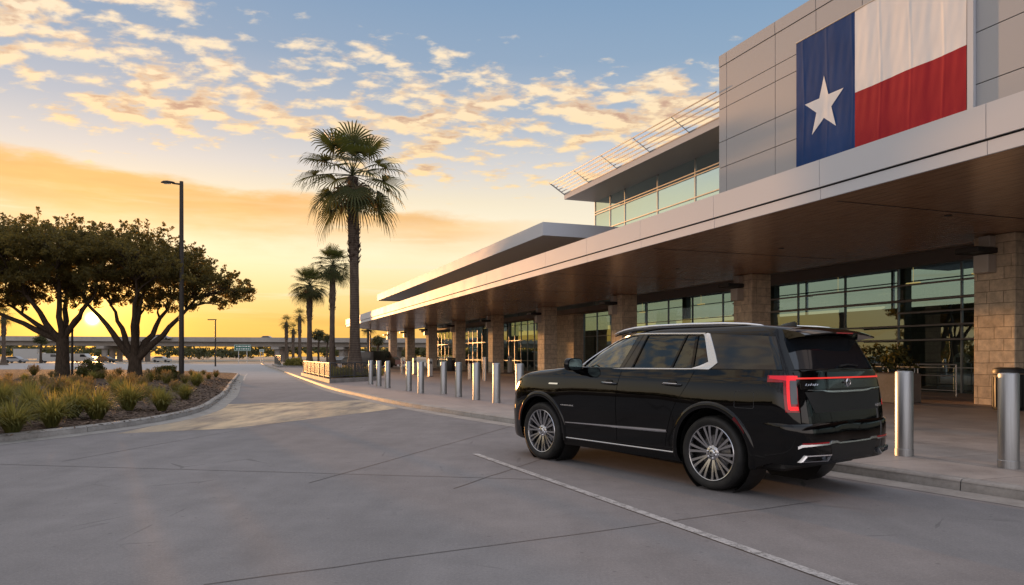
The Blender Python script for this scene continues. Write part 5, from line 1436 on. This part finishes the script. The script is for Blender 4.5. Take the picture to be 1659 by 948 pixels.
x,y = at(269,598,38.5); shrub((x,y,bed_z(x,y)), .66, .85, 'dark rounded shrub just left of the street lamp foot', seed=2)
# planter greenery at the foot of the tall palm
x,y = at(556,612,44); shrub((x,y,.3), .9, .55, 'low bright green shrub left of the tall palm foot in the planter', M_GRASS, 'shrub', 'low_shrub', 22, .09, 3)
x,y = at(598,610,45.6); shrub((x,y,.3), .95, .5, 'low green shrub right of the tall palm foot in the planter', M_GRASS, 'shrub', 'low_shrub', 22, .09, 4)
x,y = at(533,600,50); shrub((x,y,.3), .9, .5, 'low shrub at the far end of the railed planter', M_GRASS, 'shrub', 'low_shrub', 22, .09, 5)
# far trees standing up behind the overpass
def far_tree(px, Y, top, wd, label, seed):
    x = (px-CXP)/F_PX*Y; rg = np.random.RandomState(seed); t = empty('distant_tree', (x,Y,0), 0, label, 'tree', 'trees beyond the overpass')
    h = CAM_H+(HOR-top)/F_PX*Y; r = wd/F_PX*Y/2; cs = []
    for _ in range(60):
        d_ = rg.normal(size=3); d_ /= np.linalg.norm(d_); q_ = rg.uniform(.3,1); cs.append([d_[0]*r*q_, d_[1]*r*q_, h-r*.8+d_[2]*r*.75*q_])
    quads_obj('crown', leaves_at(cs, [r*.3]*60, 34, r*.14, rg), M_FAR, t)
    mb = MB(); mb.tube([(0,0,-.2),(0,0,h*.5),(.2,0,h-r)],[.3,.22,.12],7); mb.build('trunk', M_BARK, t)
far_tree(516, 178, 533, 26, 'rounded dark tree above the overpass, left of the second palm', 51)
far_tree(530, 190, 541, 18, 'small tree above the overpass between second and tallest palm', 52)
far_tree(612, 118, 543, 24, 'dark tree seen beside the last stone column under the canopy', 53)
far_tree(66, 160, 541, 24, 'small tree showing above the overpass left of the first oak trunk', 54)
# wooded skyline
rg = np.random.RandomState(9); cs, rs = [], []
for k in range(900):
    a = rg.uniform(-.66,.12); Y = rg.uniform(300,345); x = math.tan(a)*Y*1.0
    h = 3.0+2.8*abs(math.sin(x*.05)+.5*math.sin(x*.13+1))+rg.uniform(0,1.4)
    cs.append([x,Y,rg.uniform(.2,1)**.6*h]); rs.append(rg.uniform(1.2,2.4))
cs2, rs2 = [], []
for k in range(420):
    a = rg.uniform(-1.75,-.70); D = rg.uniform(62,74); h = 3.9+1.3*math.sin(a*9)+rg.uniform(-.8,1.1)
    cs2.append([math.sin(a)*D,math.cos(a)*D,rg.uniform(.1,1)**.7*h]); rs2.append(rg.uniform(.9,1.7))
tag(quads_obj('tree_belt', leaves_at(cs2, rs2, 60, .42, rg), M_OAK), 'belt of dark trees across the road, mirrored in the glass front', kind='stuff')
tag(quads_obj('far_woodland', leaves_at(cs, rs, 26, 1.1, rg), M_FAR), 'dark band of far-off trees along the horizon under the overpass', kind='stuff')
# ------------------------------------------------------------------ street things
def steel_fn(g, b):
    n = g.noise(g.mapv(g.coord(), scale=(22,22,.35)), 6, 3); g.put(b.inputs['Roughness'], g.m('MULTIPLY_ADD', n, .2, .34))
    g.put(b.inputs['Base Color'], g.ramp(n, [(.3,(.33,.335,.34)),(.7,(.45,.455,.46))]))
M_STEEL = mat('brushed_steel', metal=1.0, fn=steel_fn)
M_POLE = mat('lamp_pole_bronze', (.03,.024,.02), .5, .4)
M_PEW = mat('pale_post', (.48,.45,.41), .5, .2)
M_BLACKM = mat('black_can', (.02,.02,.02), .45)
def onpave(px, py): return gp(px, py, .13)
# bollards
names = ['first steel bollard beside the palm planter','second steel bollard from the palm planter','third steel bollard from the palm planter','fourth steel bollard from the palm planter','fifth steel bollard from the palm planter','sixth steel bollard from the palm planter','seventh steel bollard from the palm planter','eighth steel bollard from the palm planter','ninth steel bollard, last clear one left of the SUV nose','steel bollard half hidden behind the SUV bonnet','steel bollard just right of the SUV tail','steel bollard in front of the black litter bin']
pts = [(600.8,622.8),(614,625.8),(628.3,628.7),(662.5,633.4),(682,637.4),(718.9,638.6),(743,643),(772,647.8),(804.5,652.6),(842,658),(1465,738),(1634,758)]
bol = None
for (px,py), lb in zip(pts, names):
    p = onpave(px, py)
    if bol is None:
        bol = empty('bollard', p); mb = MB(); mb.lathe([(.118,.10),(.118,1.185),(.112,1.20),(.100,1.206),(.0,1.21)], 32, close=False); mb.build('tube', M_STEEL, bol, smooth=True, angle=40)
        mb = MB(); mb.lathe([(.123,0.0),(.123,.098),(.119,.102)], 32); mb.build('base_collar', M_STEEL, bol, smooth=True, angle=40); o = bol
    else: o = copy_tree(bol)
    o.location = p; o.rotation_euler = (0,0,random.uniform(0,6)); tag(o, lb, 'bollard', 'stainless steel bollards along the kerb')
# pedestals with rounded tops further back on the pavement
def pedestal(px, py, h, wd, label, cat='post', px2=None):
    p = onpave(px, py); o = empty('pedestal', p, TH, label, cat)
    mb = MB(); n = 14; prof = [(-wd/2,0)]+[(-wd/2*math.cos(a), h-wd/2+wd/2*math.sin(a)) for a in np.linspace(0,math.pi,n)]+[(wd/2,0)]
    mb.prism([(-.12,y,z) for y,z in prof],(.24,0,0)); mb.build('housing', M_PEW, o, smooth=True, angle=40)
    mb = MB(); mb.bbox((-.122,0,h-.28),(.02,wd*.6,.2),b=.004); mb.bbox((0,-wd/2,h-.28),(.14,.012,.16),b=.003); mb.build('recess', M_BLACKM, o)
    mb = MB(); mb.bbox((0,0,.02),(.34,wd+.1,.04),b=.01); mb.build('foot', M_DKMET, o)
pedestal(671.6, 606.5, 1.28, .42, 'pale round-topped pedestal near the far columns, behind fourth bollard')
pedestal(697, 610, 1.25, .42, 'pale round-topped pedestal left of the sixth bollard')
pedestal(826, 604, 1.45, .5, 'pale round-topped pedestal in front of the far glass, right of the ninth bollard')
pedestal(897, 607, 1.45, .55, 'pale round-topped pedestal behind the SUV bonnet by the stone wall')
pedestal(1559, 634, 1.55, .62, 'pale round-topped pedestal left of the nearest stone column')
def posts(px, py, h, label):
    p = onpave(px, py); o = empty('post_pair', p, TH, label, 'posts')
    for k in (-.16,.16): mb = MB(); mb.lathe([(.05,0),(.05,h),(.04,h+.02)],14,(0,k,0)); mb.build('post', M_PEW, o, smooth=True, angle=40)
    mb = MB(); mb.tube([(0,-.16,h-.1),(0,.16,h-.1)],.02,8); mb.build('bar', M_PEW, o)
posts(651, 606, 1.2, 'pair of slim posts left of the far pedestal'); posts(761, 615, .95, 'pair of slim posts between seventh and eighth bollard')
posts(785, 616.7, 1.35, 'taller pair of slim posts right of the eighth bollard')
def bin_(p, r, h, label):
    o = empty('litter_bin', p, TH, label, 'litter bin')
    mb = MB(); mb.lathe([(r*.92,0),(r,.04),(r,h*.82),(r*.96,h*.84)],30); mb.build('drum', M_BLACKM, o, smooth=True, angle=40)
    mb = MB(); mb.lathe([(r*1.05,h*.86),(r*1.07,h*.90),(r*1.0,h*.97),(r*.7,h)],30); mb.build('lid', M_BLACKM, o, smooth=True, angle=40)
    mb = MB()
    for k in range(22): a = k*2*math.pi/22; mb.bbox((r*1.015*math.cos(a),r*1.015*math.sin(a),h*.42),(.02,.05,h*.7),rz=a,b=.004)
    mb.build('slats', M_DKMET, o)
p = onpave(1634, 664); bin_(p, .36, 1.12, 'black drum litter bin behind the rightmost bollard'); p = onpave(731, 601); bin_(p, .42, 1.25, 'dark litter bin standing between far stone columns')
# planter box with plants by the glass front
p = onpave(1418, 650); o = empty('planter_box', p, TH, 'grey concrete planter box behind the SUV tail', 'planter')
mb = MB(); mb.bbox((0,0,.45),(.9,2.6,.9),b=.03); mb.build('box', mat('dark_concrete', fn=mottled((.07,.065,.06),(.13,.12,.11),2,.2,60,.6,.8)), o); mb = MB(); mb.bbox((0,0,.885),(.76,2.44,.05),b=.01); mb.build('soil', M_MULCH, o)
rg = np.random.RandomState(4); t = empty('planter_shrub', (p.x,p.y,1.05), TH, 'leafy dark shrub growing in the grey planter box', 'shrub'); cs = [[rg.uniform(-.3,.3), rg.uniform(-1.1,1.1), rg.uniform(.05,.75)] for _ in range(40)]
quads_obj('foliage', leaves_at(cs,[.26]*40,34,.11,rg), M_HEDGE, t)
# tubular railing in front of the glass
o = empty('railing', bw(23.6, 18.6, .13), TH, 'tubular steel railing in front of the glass right of the SUV', 'railing')
mb = MB(); mb.tube([(0,0,1.12),(0,6.2,1.12)],.028,10); mb.tube([(0,0,.2),(0,6.2,.2)],.02,8); mb.tube([(0,0,.72),(0,6.2,.72)],.018,8); mb.build('rails', M_ALU, o, smooth=True)
for k in range(5): mb = MB(); mb.tube([(0,k*1.55,0),(0,k*1.55,1.12)],.026,10); mb.build('post', M_ALU, o, smooth=True)
mb = MB(); mb.tube([(.6,2.2,0),(.6,2.2,.95),(.6,3.4,.95),(.6,3.4,0)],.022,8); mb.build('hoop', M_ALU, o, smooth=True)
# street lamp
LY = 40.0; lx = (294-CXP)/F_PX*LY; lz = bed_z(lx,LY); H_ = CAM_H+(HOR-294)/F_PX*LY-lz
o = empty('street_lamp', (lx,LY,lz), 0, 'tall dark street lamp with one cobra head over the planting bed', 'street lamp')
mb = MB(); mb.lathe([(.135,0),(.13,3),(.10,H_-.2),(.095,H_)],16); mb.build('pole', M_POLE, o, smooth=True, angle=40)
mb = MB(); mb.bbox((0,0,.12),(.42,.42,.26),b=.03); mb.build('base', M_POLE, o)
mb = MB(); mb.tube([(0,0,H_-.16),(-.35,0,H_-.12),(-.5,0,H_-.10)],[.05,.045,.04],8); mb.build('arm', M_POLE, o)
mb = MB(); pr = [(-.38,.05),(-.5,.10),(-.75,.16),(-.95,.15),(-1.1,.07)]; vs = []
for x_, h_ in pr:
    for k in range(12):
        a = 2*math.pi*k/12; vs.append((x_, h_*1.05*math.cos(a), H_-.08+(h_*.75*math.sin(a) if math.sin(a) > 0 else h_*.22*math.sin(a)) + .01))
mb.add(vs,[(i*12+k,i*12+(k+1)%12,(i+1)*12+(k+1)%12,(i+1)*12+k) for i in range(4) for k in range(12)]+[tuple(range(12)),tuple(48+k for k in range(12))]); mb.build('lamp_head', M_POLE, o, smooth=True, angle=60)
mb = MB(); mb.bbox((-.78,0,H_-.115),(.36,.18,.03),b=.01); mb.build('lens', mat('lamp_lens',(.5,.48,.42),.3), o)
# slim sign post between the oaks
px_ = at(117,600,44); o = empty('slim_post', (*px_, bed_z(*px_)-.05), 0, 'slim dark post between the two oak trunks', 'post'); mb = MB(); mb.lathe([(.07,0),(.06,2.8),(.05,2.85)],10); mb.build('post', M_POLE, o); mb = MB(); mb.bbox((0,0,2.72),(.16,.05,.16),b=.01); mb.build('cap', M_POLE, o)
# far lamp post beyond the bed
def far_lamp(px, Y, top, label):
    x = (px-CXP)/F_PX*Y; h = CAM_H+(HOR-top)/F_PX*Y; o = empty('street_lamp', (x,Y,0), 0, label, 'street lamp'); mb = MB(); mb.lathe([(.13,0),(.09,h)],8); mb.build('pole', M_POLE, o)
    mb = MB(); mb.bbox((-.5,0,h),(1.3,.3,.14),b=.03); mb.build('lamp_head', M_POLE, o)
far_lamp(349, 110, 518, 'thin distant street lamp right of the second oak'); far_lamp(600, 96, 536, 'distant street lamp under the canopy end')
# ---- railed planter with kerb
A_, B_, C2, D_ = Vector((-9.55,38.3,0)), Vector((-15.55,54.0,0)), Vector((-11.9,55.4,0)), Vector((-7.75,43.2,0))
o = empty('planter_bed', (0,0,0), 0, 'raised kerbed planter bed of the tall palm at the road edge', 'planter')
pl = [A_,B_,C2,D_]; mb = MB(); cen = sum(pl,Vector())/4
for i in range(4):
    a, b = pl[i], pl[(i+1)%4]; ai, bi = a+(cen-a).normalized()*.32, b+(cen-b).normalized()*.32
    mb.prism([a+Vector((0,0,.1)),b+Vector((0,0,.1)),bi+Vector((0,0,.1)),ai+Vector((0,0,.1))],(0,0,.24))
mb.build('kerb_edge', M_KERB, o)
mb = MB(); inn = [p+(cen-p).normalized()*.30+Vector((0,0,.29)) for p in pl]; mb.add(inn,[(0,1,2,3)]); mb.build('soil', M_MULCH, o)
M_FENCE = mat('fence_metal', (.09,.088,.085), .5, .5)
def rail_fence(a, b, z, h, label, n):
    d = b-a; L = d.length; o = empty('picket_railing', (a.x,a.y,z), math.atan2(d.y,d.x), label, 'railing')
    mb = MB(); mb.bbox((L/2,0,h),(L,.07,.06),b=.01); mb.bbox((L/2,0,.12),(L,.04,.04),b=.008); mb.build('rails', M_FENCE, o)
    mb = MB(); k = 0.0
    while k < L-.05: mb.bbox((k+.08,0,h/2+.05),(.05,.022,h-.16),b=.004); k += .16
    mb.build('pickets', M_FENCE, o)
    for i in range(n+1): mb = MB(); mb.bbox((L*i/n,0,h/2),(.09,.09,h+.04),b=.01); mb.build('post', M_FENCE, o)
ia = [p+(cen-p).normalized()*.62 for p in pl]
rail_fence(ia[1], ia[0], .33, .85, 'pale metal picket railing along the road side of the palm planter', 6)
rail_fence(ia[0], ia[3], .33, .85, 'pale metal picket railing across the front of the palm planter', 2)
# second planter further on
A3, B3 = Vector((-29.5,92,0)), Vector((-37,113,0)); n3 = Vector((3.0,1.0,0))
o = empty('planter_bed', (0,0,0), 0, 'second kerbed planter bed further along the road', 'planter')
mb = MB(); mb.prism([A3+Vector((0,0,.05)),B3+Vector((0,0,.05)),B3+n3+Vector((0,0,.05)),A3+n3+Vector((0,0,.05))],(0,0,.27)); mb.build('kerb_edge', M_KERB, o)
rail_fence(B3+Vector((.4,0,0)), A3+Vector((.4,.3,0)), .32, 1.3, 'pale metal railing round the second planter down the road', 5)
shrub((A3.x+1.6,A3.y+2.5,.3), 1.4, 1.0, 'low green shrub inside the second planter down the road', M_GRASS, 'shrub', 'low_shrub', 22, .16, 8)
# ---- overpass
M_BRIDGE = mat('bridge_concrete', fn=mottled((.25,.225,.20),(.38,.345,.31),.12,.1,3,.7,.85))
o = empty('overpass', (0,0,0), 0, 'long concrete motorway overpass on wide piers across the horizon', 'bridge')
def ov(x): return 212+x*.06     # slightly oblique
mb = MB()
def slab(x0,x1,y0,y1,z0,z1,mb):
    vs = [(x,ov(x)+y,z-.30-x*.004) for z in (z0,z1) for x,y in ((x0,y0),(x1,y0),(x1,y1),(x0,y1))]
    mb.add(vs,[(0,3,2,1),(4,5,6,7),(0,1,5,4),(1,2,6,5),(2,3,7,6),(3,0,4,7)])
slab(-260,150,0,14,5.55,6.0,mb); mb.build('deck', M_BRIDGE, o)
mb = MB()
for y in (2,5,8,11): slab(-260,150,y,y+.9,4.3,5.545,mb)
mb.build('girders', M_BRIDGE, o)
mb = MB(); slab(-260,150,-.25,.1,5.56,6.85,mb); mb.build('parapet', M_BRIDGE, o)
mb = MB(); slab(-260,150,13.9,14.2,5.56,6.85,mb); mb.build('parapet', M_BRIDGE, o)
for px in (-60,188,232,455,556,640,720):
    Y = 214; x = (px-CXP)/F_PX*Y; z_ = -.30-x*.004; yb = ov(x)
    mb = MB(); mb.bbox((x,yb+7,3.85+z_),(2.2,13,.85),b=.1)
    for y in (3,7,11): mb.lathe([(.8,0),(.8,3.5+z_)],14,(x,yb+y,0))
    mb.build('pier', M_BRIDGE, o, smooth=True, angle=40)
# ---- vehicles
M_VW = mat('white_vehicle', (.34,.33,.31), .35, coat=.4); M_VD = mat('dark_vehicle', (.03,.028,.027), .3, coat=.5); M_VG = mat('grey_vehicle', (.25,.25,.26), .35, coat=.4); M_VGL = mat('vehicle_glass', (.015,.018,.02), .08); M_VR = mat('vehicle_red', (.30,.03,.02), .35, coat=.4)
def vehicle(kind, loc, rz, m, label, grp=None, cat='car'):
    o = empty('parked_'+{'car':'car','van':'van','truck':'truck'}[kind], loc, rz, label, cat, grp); mb = MB()
    if kind == 'car': prof = [(-2.2,.35),(-2.2,.95),(-1.9,1.02),(-1.2,1.48),(.3,1.5),(1.1,1.0),(2.1,.86),(2.25,.6),(2.2,.32)]; W_ = .9
    elif kind == 'van': prof = [(-2.6,.4),(-2.6,2.05),(-2.4,2.15),(1.2,2.15),(2.0,1.35),(2.6,1.15),(2.65,.4)]; W_ = .98
    else: prof = [(-3.6,.9),(-3.6,3.3),(1.4,3.3),(1.4,.9)]; W_ = 1.2
    mb.prism([(x,-W_,z) for x,z in prof],(0,2*W_,0)); mb.build('body', m, o)
    if kind == 'truck':
        mb = MB(); mb.prism([(x,-1.1,z) for x,z in [(1.6,.5),(1.6,2.4),(2.6,2.35),(3.1,1.5),(3.2,.5)]],(0,2.2,0)); mb.build('cab', m, o); gl_ = [(1.9,1.5),(1.9,2.2),(2.5,2.2),(2.9,1.5)]; W2 = 1.11; ws_ = (-2.4,2.4); r_ = .48
    elif kind == 'car': gl_ = [(-1.75,1.02),(-1.1,1.42),(.25,1.43),(.95,1.02)]; W2 = .91; ws_ = (-1.35,1.35); r_ = .34
    else: gl_ = [(.2,1.35),(.2,1.95),(1.15,1.95),(1.75,1.35)]; W2 = .99; ws_ = (-1.6,1.7); r_ = .36
    mb = MB(); mb.prism([(x,-W2,z) for x,z in gl_],(0,2*W2,0)); mb.build('windows', M_VGL, o)
    for x in ws_:
        for s in (-1,1): mb = MB(); mb.lathe([(r_*.6,s*(W_+.02)),(r_,s*W_),(r_,s*(W_-.2))],16,(x,0,r_),'y'); mb.build('wheel', M_TYRE, o)
def gpar(px, Y): return ((px-CXP)/F_PX*Y, Y, 0)
vehicle('truck', gpar(52,178), .3, M_VW, 'white box truck parked far left beyond the first oak', 'vehicles in the far car park', 'truck')
vehicle('van', gpar(83,168), .2, M_VW, 'white van parked just left of the first oak trunk', 'vehicles in the far car park', 'van')
vehicle('car', gpar(26,165), .1, M_VG, 'grey car parked at the far left edge', 'vehicles in the far car park')
vehicle('car', gpar(172,180), 0, M_VD, 'dark car parked between the two oaks', 'vehicles in the far car park')
vehicle('van', gpar(132,175), 0, M_VW, 'white van low between the oak trunks under the sun', 'vehicles in the far car park', 'van')
vehicle('car', gpar(262,185), 0, M_VW, 'white car parked far behind the dark rounded shrub', 'vehicles in the far car park')
vehicle('car', (( 432-CXP)/F_PX*213, 213+1.2, 5.95+.0), 0, M_VG, 'grey car driving on the overpass above the green sign', None, 'car')
vehicle('car', ((277-CXP)/F_PX*210, 205, 6.1), 0, M_VG, 'grey car driving on the overpass just left of the tall street lamp', None, 'car')
vehicle('van', gpar(612,92), 1.2, M_VD, 'dark van parked beyond the last stone column', 'vehicles beyond the terminal', 'van')
vehicle('car', gpar(590,100), 1.2, M_VD, 'dark car parked right behind the tall palm trunk', 'vehicles beyond the terminal')
vehicle('car', gpar(558,118), 1.2, M_VD, 'dark car parked between second and tallest palm', 'vehicles beyond the terminal')
vehicle('car', gpar(634,105), 1.2, M_VR, 'red car glimpsed between the far stone columns', 'vehicles beyond the terminal')
# ---- highway signs
M_SIGN = mat('sign_green', (.005,.11,.075), .4); M_SIGNW = mat('sign_white', (.75,.75,.72), .5)
def sign(px, py, wpx, hpx, Y, label):
    k = Y/F_PX; x = (px-CXP)*k; zc_ = CAM_H+(HOR-py)*k; w_, h_ = wpx*k, hpx*k
    o = empty('road_sign', (x,Y,0), 0, label, 'road sign')
    mb = MB(); mb.bbox((0,0,zc_),(w_,.08,h_),b=.02); mb.build('panel', M_SIGN, o)
    mb = MB(); t = .05
    for sx in (-1,1): mb.bbox((sx*(w_/2-.08),-.05,zc_),(t,.02,h_-.1),b=.004)
    for sz in (-1,1): mb.bbox((0,-.052,zc_+sz*(h_/2-.08)),(w_-.12,.02,t),b=.004)
    mb.build('border', M_SIGNW, o)
    mb = MB(); rnd = random.Random(int(px))
    for row in (-.18,.20):
        xx = -w_*.38
        while xx < w_*.36: ww_ = rnd.uniform(.1,.26)*w_*.6; mb.bbox((xx+ww_/2,-.05,zc_+row*h_),(ww_,.02,h_*.16),b=.004); xx += ww_+w_*.05
    mb.build('legend', M_SIGNW, o)
    for sx in (-.25,.25): mb = MB(); mb.lathe([(.08,0),(.08,zc_)],8,(sx*w_,.1,0)); mb.build('post', M_PEW, o)
sign(393, 563.5, 27, 10.5, 150, 'large green highway sign on two posts left of the far palms'); sign(424, 568, 8, 4.5, 170, 'small green road sign just right of the large one')
